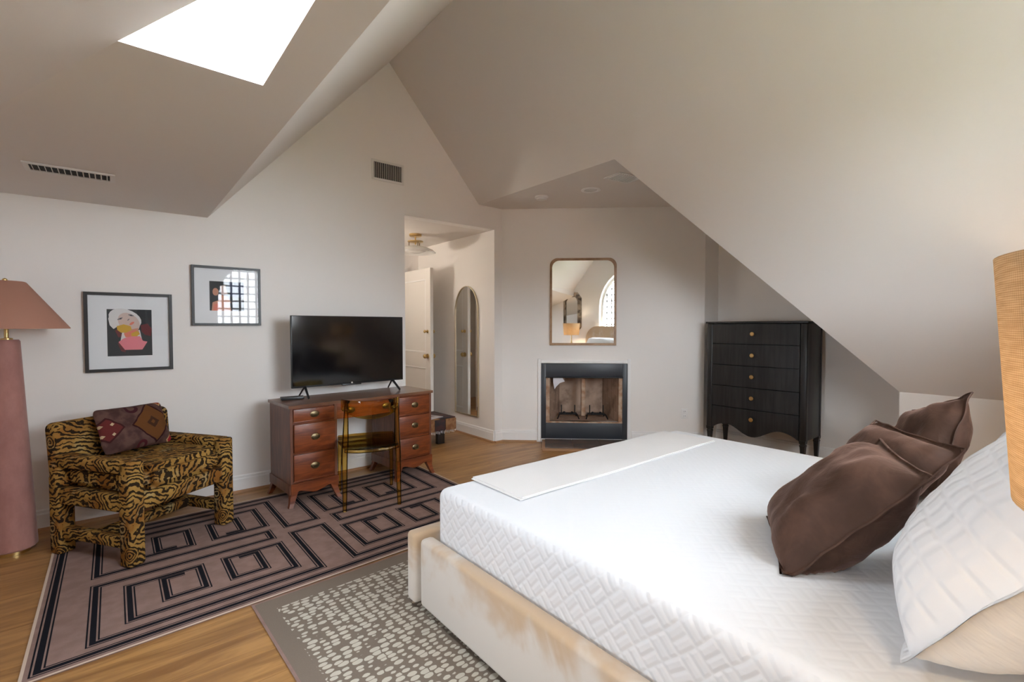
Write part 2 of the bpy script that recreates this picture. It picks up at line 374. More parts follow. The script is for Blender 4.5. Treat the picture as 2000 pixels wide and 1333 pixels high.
def tube(bm, path, rad, seg=10, mi=0, flat=1.0):
    path = [Vector(p) for p in path]; n = len(path)
    if not isinstance(rad, (list, tuple)): rad = [rad] * n
    rings = []; up = Vector((0, 0, 1))
    t0 = (path[1] - path[0]).normalized(); x = t0.orthogonal().normalized()
    for i, p in enumerate(path):
        t = (path[min(i + 1, n - 1)] - path[max(i - 1, 0)]).normalized()
        x = (x - t * x.dot(t)).normalized(); y = t.cross(x)
        rings.append([bm.verts.new(p + (x * math.cos(2 * math.pi * k / seg) + y * math.sin(2 * math.pi * k / seg) * flat) * rad[i]) for k in range(seg)])
    for a, b in zip(rings, rings[1:]):
        for k in range(seg): f = bm.faces.new((a[k], a[(k + 1) % seg], b[(k + 1) % seg], b[k])); f.material_index = mi
    bm.faces.new(list(reversed(rings[0]))); bm.faces.new(rings[-1])
def cyl(bm, c, r, h, seg=24, axis='Z'):
    t = bmesh.new(); bmesh.ops.create_cone(t, cap_ends=True, segments=seg, radius1=r, radius2=r, depth=h)
    rot = {'Z': Matrix(), 'X': Matrix.Rotation(R(90), 4, 'Y'), 'Y': Matrix.Rotation(R(90), 4, 'X')}[axis]
    for v in t.verts: v.co = Vector(c) + rot @ v.co
    merge(bm, t)
def ball(bm, c, r, s=(1, 1, 1), u=16, w=10):
    t = bmesh.new(); bmesh.ops.create_uvsphere(t, u_segments=u, v_segments=w, radius=r)
    for v in t.verts: v.co = Vector(c) + Vector((v.co.x * s[0], v.co.y * s[1], v.co.z * s[2]))
    merge(bm, t)
def wall(name, faces, mat='wall', thick=0.1, toward=(2, 2, 1.2), label=None):
    """Planar faces that look towards a point in the room, thickened away from it."""
    bm = bmesh.new()
    for pts in faces:
        f = poly(bm, pts); f.normal_update()
        if f.normal.dot(Vector(toward) - f.calc_center_median()) < 0: f.normal_flip()
    bmesh.ops.remove_doubles(bm, verts=bm.verts, dist=1e-5)
    o = obj(name, bm, mat, auto=False)
    if thick:
        md = o.modifiers.new('thick', 'SOLIDIFY'); md.thickness = thick; md.offset = -1.0; md.use_even_offset = False
    return struct(o, label)

# ------------------------------------------------------------------ the room shell
YT = 4.275          # TV wall
YB = -0.45          # window wall behind the camera
XL = -1.6
ZF = 2.132; ZN = 2.633
RX, RZ = 2.029, 3.796
VX = 0.548; NX = 3.063
KX, KZ, KY = 4.682, 0.803, 0.947
NY = 2.44
BX, RY = 5.314, 2.738
kD = lambda x, y: ZF + 0.3185 * (x - 0.02) + 0.14 * (y - 1.806)
HX0, HX1, HZ = 2.177, 3.272, 2.39
DA = Vector((3.38, YT, 0)); DD = Vector((0.7295, -0.684, 0)).normalized(); DN = Vector((DD.y, -DD.x, 0))   # DN points into the room
DL = 2.247

# TV wall, a gable with the hall opening
wall('wall_tv', [
    [(XL, YT, 0), (HX0, YT, 0), (HX0, YT, HZ), (HX0, YT, 3.629), (RX, YT, RZ), (VX, YT, ZF), (-1.065, YT, ZF), (XL, YT, kD(XL, YT))],
    [(HX0, YT, HZ), (HX1, YT, HZ), (DA.x, YT, HZ), (DA.x, YT, ZN), (NX, YT, ZN), (HX0, YT, 3.629)],
    [(HX1, YT, 0), (DA.x, YT, 0), (DA.x, YT, HZ), (HX1, YT, HZ)]], thick=0.12)
SY0, SY1, SZ0, SZ1 = 0.83, 1.47, 0.72, 1.38
wall('wall_left', [[(XL, YB, 0), (XL, SY0, 0), (XL, SY0, SZ0), (XL, SY0, SZ1), (XL, SY0, kD(XL, SY0)), (XL, YB, kD(XL, YB))],
    [(XL, SY0, 0), (XL, SY1, 0), (XL, SY1, SZ0), (XL, SY0, SZ0)], [(XL, SY0, SZ1), (XL, SY1, SZ1), (XL, SY1, kD(XL, SY1)), (XL, SY0, kD(XL, SY0))],
    [(XL, SY1, 0), (XL, YT, 0), (XL, YT, kD(XL, YT)), (XL, SY1, kD(XL, SY1)), (XL, SY1, SZ1), (XL, SY1, SZ0)]])
# window wall with the arched opening
WX, WH, WS, WSP, WT = 2.03, 0.80, 0.98, 1.72, 2.50
def roof_z(x): return ZF + 1.122 * (x - VX) if x < RX else RZ - 1.128 * (x - RX)
wf = [[(XL, YB, 0), (VX, YB, 0), (VX, YB, kD(VX, YB)), (XL, YB, kD(XL, YB))],
      [(VX, YB, 0), (WX - WH, YB, 0), (WX - WH, YB, WS), (WX - WH, YB, roof_z(WX - WH)), (VX, YB, ZF)],
      [(WX - WH, YB, 0), (WX + WH, YB, 0), (WX + WH, YB, WS), (WX - WH, YB, WS)],
      [(WX + WH, YB, 0), (KX, YB, 0), (KX, YB, KZ), (WX + WH, YB, roof_z(WX + WH))]]
NA = 16
arch = [(WX - WH * math.cos(math.pi * i / NA), WSP + (WT - WSP) * math.sin(math.pi * i / NA)) for i in range(NA + 1)]
for (x0, z0), (x1, z1) in zip(arch, arch[1:]):
    wf.append([(x0, YB, z0), (x1, YB, z1), (x1, YB, roof_z(x1)), (x0, YB, roof_z(x0))])
wall('wall_back', wf, thick=0.18)
wall('wall_right', [[(KX, YB, 0), (KX, KY, 0), (KX, KY, KZ), (KX, YB, KZ)]], label='low knee wall under the sloped ceiling')
wall('wall_alcove', [[(BX, KY, 0), (BX, RY, 0), (BX, RY, ZN), (BX, NY, ZN), (BX, KY, KZ)]], toward=(3, 2, 1))
wall('wall_alcove_side', [[(KX + 0.1, KY, 0), (BX, KY, 0), (BX, KY, KZ), (KX + 0.1, KY, KZ)]], toward=(5, 2, 1), thick=0.05)
wall('wall_return', [[(DA.x + DD.x * DL, RY, 0), (BX, RY, 0), (BX, RY, ZN), (DA.x + DD.x * DL, RY, ZN)]], toward=(5.1, 0, 1))

# chimney breast set across the corner, with the firebox opening
def dp(s, out, z): p = DA + DD * s + DN * out; return (p.x, p.y, z)
FO0, FO1, FZ0, FZ1 = 0.489, 1.366, 0.235, 0.735
dfc = []
for s0, s1, z0, z1 in ((0, FO0, 0, ZN), (FO1, DL, 0, ZN), (FO0, FO1, 0, FZ0), (FO0, FO1, FZ1, ZN)):
    dfc.append([dp(s0, 0, z0), dp(s1, 0, z0), dp(s1, 0, z1), dp(s0, 0, z1)])
wall('wall_chimney', dfc, thick=0.06)

# ceilings
ceil_faces = [
    [(-1.065, YT + 0.1, ZF), (VX, YT + 0.1, ZF), (VX, 1.82, ZF), (0.402, 1.82, ZF), (0.02, 1.806, ZF)],
    [(0.402, 1.82, ZF), (VX, 1.82, ZF), (VX, 0.605, ZF), (0.402, 0.937, ZF)]]
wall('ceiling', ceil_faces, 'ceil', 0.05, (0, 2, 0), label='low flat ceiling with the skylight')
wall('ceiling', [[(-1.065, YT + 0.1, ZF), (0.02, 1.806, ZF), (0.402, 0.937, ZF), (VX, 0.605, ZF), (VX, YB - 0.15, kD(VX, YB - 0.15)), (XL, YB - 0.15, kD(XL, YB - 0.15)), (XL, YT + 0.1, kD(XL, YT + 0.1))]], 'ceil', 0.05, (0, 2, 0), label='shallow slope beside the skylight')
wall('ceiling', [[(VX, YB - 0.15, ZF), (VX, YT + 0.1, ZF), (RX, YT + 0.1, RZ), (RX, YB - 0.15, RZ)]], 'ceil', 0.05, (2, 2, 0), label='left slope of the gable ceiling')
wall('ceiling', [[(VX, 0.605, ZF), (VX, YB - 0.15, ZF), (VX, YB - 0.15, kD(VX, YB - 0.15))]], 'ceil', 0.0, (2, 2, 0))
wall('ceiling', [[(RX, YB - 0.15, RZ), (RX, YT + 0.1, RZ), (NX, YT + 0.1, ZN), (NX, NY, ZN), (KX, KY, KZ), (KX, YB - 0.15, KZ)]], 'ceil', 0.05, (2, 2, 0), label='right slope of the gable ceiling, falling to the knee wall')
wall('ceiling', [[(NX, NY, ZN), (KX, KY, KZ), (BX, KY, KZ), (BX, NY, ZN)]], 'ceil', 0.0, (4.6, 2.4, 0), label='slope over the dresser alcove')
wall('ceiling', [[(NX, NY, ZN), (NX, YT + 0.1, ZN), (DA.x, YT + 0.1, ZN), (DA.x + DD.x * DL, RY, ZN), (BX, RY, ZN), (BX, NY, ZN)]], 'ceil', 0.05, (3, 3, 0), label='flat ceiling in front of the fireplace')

# hall behind the opening
HYF = 6.02; HXL = 1.55
wall('wall_hall_right', [[(HX1, YT + 0.119, 0), (HX1, HYF, 0), (HX1, HYF, HZ), (HX1, YT + 0.119, HZ)]], toward=(2.5, 5, 1))
wall('wall_hall_left', [[(HXL, YT + 0.12, 0), (HXL, HYF, 0), (HXL, HYF, HZ), (HXL, YT + 0.12, HZ)]], toward=(2.5, 5, 1))
DX0, DX1, DZ = 2.20, 3.03, 2.04
wall('wall_hall_far', [[(HXL - 0.4, HYF, 0), (DX0, HYF, 0), (DX0, HYF, HZ), (HXL - 0.4, HYF, HZ)], [(DX1, HYF, 0), (HX1 + 0.4, HYF, 0), (HX1 + 0.4, HYF, HZ), (DX1, HYF, HZ)], [(DX0, HYF, DZ), (DX1, HYF, DZ), (DX1, HYF, HZ), (DX0, HYF, HZ)]], toward=(2.5, 5, 1))
wall('wall_landing', [[(HXL - 0.3, 7.3, 0), (HX1 + 0.3, 7.3, 0), (HX1 + 0.3, 7.3, HZ), (HXL - 0.3, 7.3, HZ)], [(HXL - 0.3, HYF, 0), (HXL - 0.3, 7.3, 0), (HXL - 0.3, 7.3, HZ), (HXL - 0.3, HYF, HZ)], [(HX1 + 0.3, HYF, 0), (HX1 + 0.3, 7.3, 0), (HX1 + 0.3, 7.3, HZ), (HX1 + 0.3, HYF, HZ)]], toward=(2.5, 6.6, 1))
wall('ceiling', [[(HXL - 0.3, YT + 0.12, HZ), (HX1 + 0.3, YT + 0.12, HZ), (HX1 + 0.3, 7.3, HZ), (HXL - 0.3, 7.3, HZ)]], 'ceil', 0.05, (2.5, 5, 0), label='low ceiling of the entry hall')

# floor with separate planks
bm = bmesh.new(); bx(bm, (1.9, 3.3, -0.045), (7.4, 8.2, 0.08)); FLOOR = struct(obj('floor', bm, 'floor_gap'))
PW = 0.17
meshes = {}
rows = int((7.3 - YB) / PW) + 1
for i in range(rows):
    y0 = YB + i * PW; x = -1.7 - random.uniform(0, 1.6); xmax = 5.4 if y0 < YT else 3.7
    if y0 > YT: x = 1.2 - random.uniform(0, 1.0)
    while x < xmax:
        L = random.choice((1.45, 1.7, 1.95, 2.2))
        key = L
        if key not in meshes:
            t = bmesh.new(); bx(t, (0, 0, 0), (L - 0.0012, PW - 0.0012, 0.012)); me = bpy.data.meshes.new('plank'); t.to_mesh(me); t.free(); me.materials.append(M['floor']); meshes[key] = me
        o = bpy.data.objects.new('plank', meshes[key]); COL.objects.link(o); o.location = (x + L / 2, y0 + PW / 2, -0.006); o.parent = FLOOR
        x += L

# baseboards
def baseboard(name, a, b, nrm, h=0.135):
    a = Vector(a); b = Vector(b); d = (b - a).normalized(); L = (b - a).length; n = Vector(nrm).normalized()
    bm = bmesh.new(); prof = [(0, 0.018), (0.016, 0.018), (0.016, h - 0.03), (0.012, h - 0.022), (0.012, h - 0.008), (0.006, h), (0, h)]
    pr = lambda p, e: e + n * p[0] + Vector((0, 0, p[1]))
    A = [bm.verts.new(pr(p, a)) for p in prof]; B = [bm.verts.new(pr(p, b)) for p in prof]
    for i in range(len(prof)): j = (i + 1) % len(prof); bm.faces.new((A[i], A[j], B[j], B[i]))
    bm.faces.new(A); bm.faces.new(list(reversed(B)))
    o = struct(obj(name, bm, 'trim_white'))
    bm = bmesh.new(); prof2 = [(0, 0), (0.028, 0), (0.026, 0.012), (0.018, 0.02), (0, 0.02)]
    A = [bm.verts.new(pr(p, a)) for p in prof2]; B = [bm.verts.new(pr(p, b)) for p in prof2]
    for i in range(len(prof2)): j = (i + 1) % len(prof2); bm.faces.new((A[i], A[j], B[j], B[i]))
    bm.faces.new(A); bm.faces.new(list(reversed(B)))
    obj('shoe_moulding', bm, 'shoe_wood', o)
baseboard('baseboard_tv', (XL, YT, 0), (HX0, YT, 0), (0, -1, 0))
baseboard('baseboard_tv_right', (HX1, YT, 0), (DA.x, YT, 0), (0, -1, 0))
baseboard('baseboard_hall', (HX1, YT, 0), (HX1, HYF, 0), (-1, 0, 0))
baseboard('baseboard_chimney', dp(0, 0, 0), dp(0.395, 0, 0), DN)
baseboard('baseboard_chimney_right', dp(1.46, 0, 0), dp(DL, 0, 0), DN)
baseboard('baseboard_alcove', (BX, KY, 0), (BX, RY, 0), (-1, 0, 0))
baseboard('baseboard_right', (KX, YB, 0), (KX, KY, 0), (-1, 0, 0))

# arched window behind the camera (seen in the mirrors and picture glass)
bm = bmesh.new(); YW = YB - 0.11
out = [(WX - WH, WS)] + arch + [(WX + WH, WS)]
inn = [(WX + (x - WX) * 0.94, WS + 0.05 if i in (0, len(out) - 1) else WSP + (z - WSP) * 0.94) for i, (x, z) in enumerate(out)]
n = len(out)
for yy in (YW - 0.03, YW + 0.03):
    o_ = [bm.verts.new((x, yy, z)) for x, z in out]; i_ = [bm.verts.new((x, yy, z)) for x, z in inn]
    for k in range(n): bm.faces.new((o_[k], o_[(k + 1) % n], i_[(k + 1) % n], i_[k]))
    if yy < YW: iv0 = i_
for k in range(n): bm.faces.new((iv0[k], iv0[(k + 1) % n], i_[(k + 1) % n], i_[k]))
W1 = struct(obj('window_1', bm, 'trim_white'), 'tall arched window with small panes behind the camera')
def arch_top(x): q = max(0.0, 1 - ((x - WX) / (WH * 0.94)) ** 2); return WSP + (WT - WSP) * 0.94 * math.sqrt(q)
for k in range(1, 13):
    x = WX - WH + k * 2 * WH / 13
    box('muntin', (x, YW, (WS + arch_top(x)) / 2), (0.030, 0.02, arch_top(x) - WS), 'trim_white', W1, 0.0, smooth=False)
for k in range(1, 12):
    z = WS + k * 0.125
    if z > WT - 0.1: break
    q = 1.0 if z < WSP else math.sqrt(max(0, 1 - ((z - WSP) / ((WT - WSP) * 0.94)) ** 2))
    box('muntin', (WX, YW, z), (2 * WH * 0.94 * q, 0.02, 0.024), 'trim_white', W1, 0.0, smooth=False)
bm = bmesh.new(); poly(bm, [(x, YW - 0.008, z) for x, z in inn]); obj('pane', bm, 'window_glass', W1)
box('window_sill', (WX, YB - 0.06, WS - 0.012), (2 * WH + 0.06, 0.26, 0.03), 'trim_white', W1, 0.004)
# added window in the left wall, unseen, for extra daylight from the side
bm = bmesh.new()
for y_ in (SY0 + 0.025, (SY0 + SY1) / 2, SY1 - 0.025): bx(bm, (XL - 0.05, y_, (SZ0 + SZ1) / 2), (0.05, 0.05, SZ1 - SZ0))
for z_ in (SZ0 + 0.025, SZ1 - 0.025): bx(bm, (XL - 0.05, (SY0 + SY1) / 2, z_), (0.05, SY1 - SY0, 0.05))
W3 = struct(obj('added_window', bm, 'trim_white'), 'added low casement in the left wall, out of view, for extra daylight')
for y0_, y1_ in ((SY0, (SY0 + SY1) / 2), ((SY0 + SY1) / 2, SY1)):
    bm = bmesh.new(); poly(bm, [(XL - 0.05, y0_ + 0.05, SZ0 + 0.05), (XL - 0.05, y1_ - 0.025, SZ0 + 0.05), (XL - 0.05, y1_ - 0.025, SZ1 - 0.05), (XL - 0.05, y0_ + 0.05, SZ1 - 0.05)]); obj('pane', bm, 'window_glass', W3)
# skylight
bm = bmesh.new()
tri = [(0.02, 1.806), (0.402, 1.82), (0.402, 0.937)]
for k in range(3):
    a, b = tri[k], tri[(k + 1) % 3]; poly(bm, [(*a, ZF + 0.05), (*b, ZF + 0.05), (*b, ZF + 0.08), (*a, ZF + 0.08)])
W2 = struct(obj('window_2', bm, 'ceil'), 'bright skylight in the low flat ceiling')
bm = bmesh.new(); poly(bm, [(*p, ZF + 0.066) for p in tri]); obj('pane', bm, 'window_glass', W2)

# open panelled door at the end of the hall
bm = bmesh.new(); DXF = 2.985; DY0, DY1 = 5.16, 5.985
st, zt = 0.115, 2.03
rail = [(0.012, 0.235), (0.80, 0.985), (zt - 0.13, zt)]
bx(bm, (DXF, (DY0 + st / 2 + DY0 + st / 2) / 2, zt / 2 + 0.006), (0.042, st, zt - 0.012), 0.002)
bx(bm, (DXF, DY1 - st / 2, zt / 2 + 0.006), (0.042, st, zt - 0.012), 0.002)
for a, b in rail: bx(bm, (DXF, (DY0 + DY1) / 2, (a + b) / 2), (0.042, DY1 - DY0 - 2 * st, b - a))
DOOR = struct(obj('door_1', bm, 'door_paint'), 'open two-panel white door with brass knobs in the hall')
for a, b in ((0.235, 0.80), (0.985, zt - 0.13)):
    box('panel', (DXF, (DY0 + DY1) / 2, (a + b) / 2), (0.016, DY1 - DY0 - 2 * st, b - a), 'door_paint', DOOR, 0.0, smooth=False)
    bm = bmesh.new()
    for s in (-1, 1):
        for yy in (DY0 + st + 0.009, DY1 - st - 0.009): bx(bm, (DXF + s * 0.014, yy, (a + b) / 2), (0.012, 0.018, b - a), 0.004)
        for zz in (a + 0.009, b - 0.009): bx(bm, (DXF + s * 0.014, (DY0 + DY1) / 2, zz), (0.012, DY1 - DY0 - 2 * st, 0.018), 0.004)
    obj('moulding', bm, 'trim_white', DOOR)
for zz, rr in ((0.945, 0.028), (1.25, 0.020)):
    for s in (-1, 1):
        bm = bmesh.new(); cyl(bm, (DXF + s * 0.025, DY0 + 0.065, zz), rr * 1.05, 0.01, 20, 'X'); cyl(bm, (DXF + s * 0.04, DY0 + 0.065, zz), rr * 0.4, 0.035, 12, 'X')
        ball(bm, (DXF + s * 0.062, DY0 + 0.065, zz), rr, (0.8, 1, 1)); obj('knob' if zz < 1 else 'deadbolt', bm, 'brass', DOOR, True)
struct(box('trim_1', (DX0 - 0.035, HYF - 0.012, 1.03), (0.07, 0.024, 2.06), 'trim_white', None, 0.003))
struct(box('trim_2', (DX1 + 0.035, HYF - 0.012, 1.03), (0.07, 0.024, 2.06), 'trim_white', None, 0.003))
struct(box('trim_3', ((DX0 + DX1) / 2, HYF - 0.012, 2.075), (DX1 - DX0 + 0.14, 0.024, 0.07), 'trim_white', None, 0.003))

# outside: lawn and a neighbouring house, seen only through the window and in reflections
m = Mat('lawn', rough=0.95, spec=0.1); v = m.coord(); m.color(m.mix(m.noise(v, 0.6, 4).smooth(0.35, 0.65), (0.045, 0.075, 0.022), (0.12, 0.115, 0.05))); M['lawn'] = m.m
bm = bmesh.new(); bx(bm, (2, -30, -6.0), (140, 110, 0.2)); struct(obj('ground', bm, 'lawn'), 'lawn outside the arched window')
simple('house_brick', (0.28, 0.145, 0.09), 0.9); simple('house_roof', (0.09, 0.085, 0.09), 0.9); simple('house_window', (0.05, 0.06, 0.08), 0.15)
HS = thing('neighbouring_house', 'brown brick house outside the arched window', 'house', (-4, -24, -5.9))
box('wall', (0, 0, 3.6), (14, 8, 7.2), 'house_brick', HS, 0.0, smooth=False)
bm = bmesh.new(); prism(bm, [(-4.4, 7.2), (4.4, 7.2), (0, 10.4)], 14.6, 'X', base=-7.3); obj('roof', bm, 'house_roof', HS)
for wx in (-5, -1.7, 1.7, 5):
    for wz in (1.6, 5.4): box('window', (wx, 4.02, wz), (1.1, 0.1, 1.5), 'house_window', HS, 0.0, smooth=False)

# ------------------------------------------------------------------ vents, detectors, outlet
def vent(name, label, c, wid, hgt, mx, nslat, slat='vent_grey', along='x'):
    """A register lying in the local xy plane, facing -z of mx."""
    t = thing(name, label, 'vent'); t.matrix_world = Matrix.Translation(c) @ mx
    bm = bmesh.new(); b = 0.022
    for s in (-1, 1):
        bx(bm, (s * (wid / 2 - b / 2), 0, 0.004), (b, hgt, 0.008), 0.002); bx(bm, (0, s * (hgt / 2 - b / 2), 0.004), (wid - 2 * b, b, 0.008), 0.002)
    obj('frame', bm, 'vent_white', t)
    box('backing', (0, 0, 0.0015), (wid - 2 * b, hgt - 2 * b, 0.002), 'dark_void', t, 0.0, smooth=False)
    for k in range(nslat):
        x = -(wid / 2 - b) + (k + 0.5) * (wid - 2 * b) / nslat
        box('slat', (x, 0, 0.0055), (0.0022, hgt - 2 * b, 0.009), slat, t, 0.0, smooth=False, M4=Matrix.Rotation(R(28), 4, 'Y'))
    return t
WALLTV = Matrix(((1, 0, 0, 0), (0, 0, -1, 0), (0, 1, 0, 0), (0, 0, 0, 1)))      # local z -> -y
CEILM = Matrix.Rotation(R(180), 4, 'X')
vent('wall_vent', 'rectangular metal vent grille high on the gable wall above the hall opening', (2.008, YT - 0.001, 2.768), 0.325, 0.19, WALLTV, 15)
vent('ceiling_vent', 'long narrow white vent in the low ceiling near the skylight', (-0.168, 3.47, ZF - 0.001), 0.36, 0.17, CEILM, 13, 'vent_white')
vent('ceiling_vent', 'small white vent in the flat ceiling in front of the fireplace', (3.50, 2.68, ZN - 0.001), 0.30, 0.20, CEILM @ Matrix.Rotation(R(8), 4, 'Z'), 10, 'vent_white')
t = thing('smoke_detector', 'round white smoke detector on the flat ceiling before the fireplace', 'detector', (3.36, 3.60, ZN))
bm = bmesh.new(); lathe(bm, [(0.0, -0.001), (0.068, -0.001), (0.068, -0.016), (0.060, -0.020), (0.0, -0.020)]); obj('base', bm, 'vent_white', t, True)
bm = bmesh.new(); lathe(bm, [(0.052, -0.020), (0.050, -0.034), (0.036, -0.042), (0.0, -0.043)]); obj('cover', bm, 'vent_white', t, True)
t = thing('recessed_light', 'round recessed ceiling light, unlit, near the fireplace', 'light', (3.567, 3.124, ZN))
bm = bmesh.new(); lathe(bm, [(0.095, -0.001), (0.095, -0.006), (0.070, -0.009), (0.062, -0.003), (0.062, -0.001)]); obj('trim_ring', bm, 'trim_white', t, True)
bm = bmesh.new(); lathe(bm, [(0.062, -0.002), (0.03, -0.004), (0.0, -0.004)]); obj('lens', bm, 'milk_glass', t, True)
def dmat(s, out, z): 
    p = DA + DD * s + DN * out
    return Matrix(((DD.x, 0, DN.x, p.x), (DD.y, 0, DN.y, p.y), (0, 1, 0, z), (0, 0, 0, 1)))   # local x along wall, y up, z out
t = thing('wall_outlet', 'white duplex wall outlet right of the fireplace', 'outlet'); t.matrix_world = dmat(2.04, 0.001, 0.34)
box('plate', (0, 0, 0.003), (0.072, 0.116, 0.006), 'outlet_white', t, 0.003)
for yy in (-0.026, 0.026):
    s_ = box('socket', (0, yy, 0.0065), (0.034, 0.030, 0.003), 'trim_white', t, 0.002)
    for xx in (-0.007, 0.007): box('slot', (xx, 0.002, 0.0016), (0.003, 0.010, 0.001), 'dark_void', s_, 0.0, smooth=False)

# ------------------------------------------------------------------ fireplace
t = thing('fireplace', 'black metal fireplace with a brick-lined firebox set into the angled wall', 'fireplace'); t.matrix_world = dmat(0.9265, 0.0, 0.0)
F = t; fw, f0, f1 = 0.481, 0.045, 0.895
o0, o1, ow = FZ0, FZ1, 0.4385
bm = bmesh.new()
for a, b in ((-0.52, -0.51), (0.51, 0.52)): bx(bm, ((a + b) / 2, 0.48, -0.27), (0.02, 0.62, 0.42))
bx(bm, (0, 0.48, -0.48), (1.04, 0.62, 0.02)); bx(bm, (0, 0.78, -0.27), (1.04, 0.02, 0.42)); bx(bm, (0, 0.18, -0.27), (1.04, 0.02, 0.42))
obj('firebox_shell', bm, 'iron', t)
for s in (-1, 1): box('surround', (s * (fw + ow - 0.012) / 2, (f0 + f1) / 2, 0.012), (fw - ow + 0.012, f1 - f0, 0.024), 'fire_metal', t, 0.003)
box('hood_panel', (0, (o1 + 0.012 + f1) / 2, 0.010), (2 * ow, f1 - o1 - 0.012, 0.02), 'fire_metal', t, 0.003)
box('lower_panel', (0, (f0 + o0 - 0.012) / 2, 0.010), (2 * ow, o0 - 0.012 - f0, 0.02), 'fire_metal', t, 0.003)
box('lintel_strip', (0, o1 + 0.004, 0.018), (2 * ow - 0.01, 0.014, 0.02), 'iron', t, 0.003)
box('sill_strip', (0, o0 - 0.004, 0.012), (2 * ow - 0.02, 0.016, 0.02), 'brick_edge', t, 0.003)
# firebox: back, splayed sides, floor, top
bm = bmesh.new(); bd = 0.44; bw = 0.26
poly(bm, [(-bw, o0, -bd), (bw, o0, -bd), (bw, o1, -bd), (-bw, o1, -bd)]); obj('firebox_back', bm, 'fire_brick', t)
for s in (-1, 1):
    bm = bmesh.new(); poly(bm, [(s * (ow - 0.055), o0, -0.03), (s * bw, o0, -bd), (s * bw, o1, -bd), (s * (ow - 0.055), o1, -0.03)]); obj('firebox_side', bm, 'fire_brick', t)
    bm = bmesh.new(); bx(bm, (s * (ow - 0.026), (o0 + o1) / 2, -0.012), (0.056, o1 - o0, 0.05), 0.006, 2); obj('brick_jamb', bm, 'brick_edge', t, True)
bm = bmesh.new(); poly(bm, [(-ow, o0, 0), (ow, o0, 0), (bw, o0, -bd), (-bw, o0, -bd)]); obj('firebox_floor', bm, 'fire_brick', t)
bm = bmesh.new(); poly(bm, [(-ow, o1, 0), (ow, o1, 0), (bw, o1, -bd), (-bw, o1, -bd)]); obj('firebox_top', bm, 'iron', t)
bm = bmesh.new(); bx(bm, (0.005, (o0 + o1) / 2 + 0.02, -0.16), (0.05, o1 - o0 - 0.04, 0.07), 0.012, 3); obj('brick_post', bm, 'brick_edge', t, True)
bm = bmesh.new()   # sheet of paper hanging from the damper
pp = [(-0.345, o1), (-0.245, o1), (-0.215, o1 - 0.045), (-0.27, o1 - 0.065), (-0.31, o1 - 0.105), (-0.33, o1 - 0.135), (-0.345, o1 - 0.06)]
prism(bm, pp, 0.002, 'Z', base=-0.012); tag(obj('paper_sheet', bm, 'paper', loc=None), 'torn white paper hanging in the firebox opening', 'paper').matrix_world = dmat(0.9265, 0.0, 0.0)
# grate
for gi, cx in enumerate((-0.165, 0.165)):
    g = thing('andiron', ['black iron andiron rack left of the brick post in the firebox', 'black iron andiron rack right of the brick post in the firebox'][gi], 'andiron', group='fire irons'); g.matrix_world = dmat(0.9265, 0.0, o0) @ Matrix.Translation((cx, 0, 0))
    bm = bmesh.new(); tube(bm, [(-0.105, 0.045, -0.22), (0.105, 0.045, -0.22)], 0.007, 8); tube(bm, [(-0.105, 0.045, -0.30), (0.105, 0.045, -0.30)], 0.007, 8); obj('crossbar', bm, 'iron', g, True)
    for s in (-1, 1):
        bm = bmesh.new(); tube(bm, [(s * 0.078, 0.04, -0.22), (s * 0.078, 0.155, -0.22)], 0.006, 8); obj('upright', bm, 'iron', g, True)
        bm = bmesh.new(); tube(bm, [(s * 0.125, 0.0, -0.15), (s * 0.105, 0.045, -0.20), (s * 0.095, 0.045, -0.31), (s * 0.105, 0.0, -0.34)], 0.007, 8); obj('foot', bm, 'iron', g, True)
        bm = bmesh.new(); ball(bm, (s * 0.045, 0.062, -0.22), 0.017, u=10, w=8); obj('log_stop', bm, 'iron', g, True)
# painted moulding round the fireplace
bm = bmesh.new()
for s in (-1, 1): bx(bm, (s * (fw + 0.019), 0.483, 0.009), (0.036, 0.93, 0.018), 0.004)
bx(bm, (0, 0.915, 0.009), (2 * fw + 0.002, 0.036, 0.018), 0.004)
o = struct(obj('trim_4', bm, 'trim_white')); o.matrix_world = dmat(0.9265, 0.0, 0.0)
# hearth tiles
t = thing('hearth_slab', 'low slate-tiled hearth with a wooden edge in front of the fireplace', 'hearth'); t.matrix_world = dmat(0.94, 0.0, 0.0)
bm = bmesh.new(); bx(bm, (0, 0.014, 0.2125), (0.965, 0.028, 0.425), 0.004); obj('edge', bm, 'shoe_wood', t, True)
for i in range(3):
    for j in range(1): box('tile', (-0.302 + i * 0.302, 0.031, 0.20), (0.297, 0.012, 0.385), 'slate', t, 0.002)

# mirror over the fireplace
t = thing('wall_mirror', 'wood-framed mirror with rounded top corners above the fireplace', 'mirror'); t.matrix_world = dmat(0.910, 0.002, 1.100)
mw, mh = 0.37, 0.975
def mirror_outline(w, h, r, n=8):
    pts = [(-w, 0), (w, 0)]
    for i in range(n + 1): a = math.pi / 2 * i / n; pts.append((w - r + r * math.cos(a), h - r + r * math.sin(a)))
    for i in range(n + 1): a = math.pi / 2 + math.pi / 2 * i / n; pts.append((-w + r + r * math.cos(a), h - r + r * math.sin(a)))
    return pts
def ring(bm, o, i, z0, z1):
    n = len(o); L = [[bm.verts.new((*p, z)) for p in q] for q, z in ((o, z0), (o, z1), (i, z1), (i, z0))]
    for a, b in ((0, 1), (1, 2), (2, 3)):
        for k in range(n): bm.faces.new((L[a][k], L[a][(k + 1) % n], L[b][(k + 1) % n], L[b][k]))
def inset(pts, w0, h0, d, cy): return [(x * (w0 - d) / w0, (y - cy) * (h0 / 2 - d) / (h0 / 2) + cy) for x, y in pts]
po = mirror_outline(mw, mh, 0.085); pi = inset(po, mw, mh, 0.026, mh / 2); pm = inset(po, mw, mh, 0.013, mh / 2)
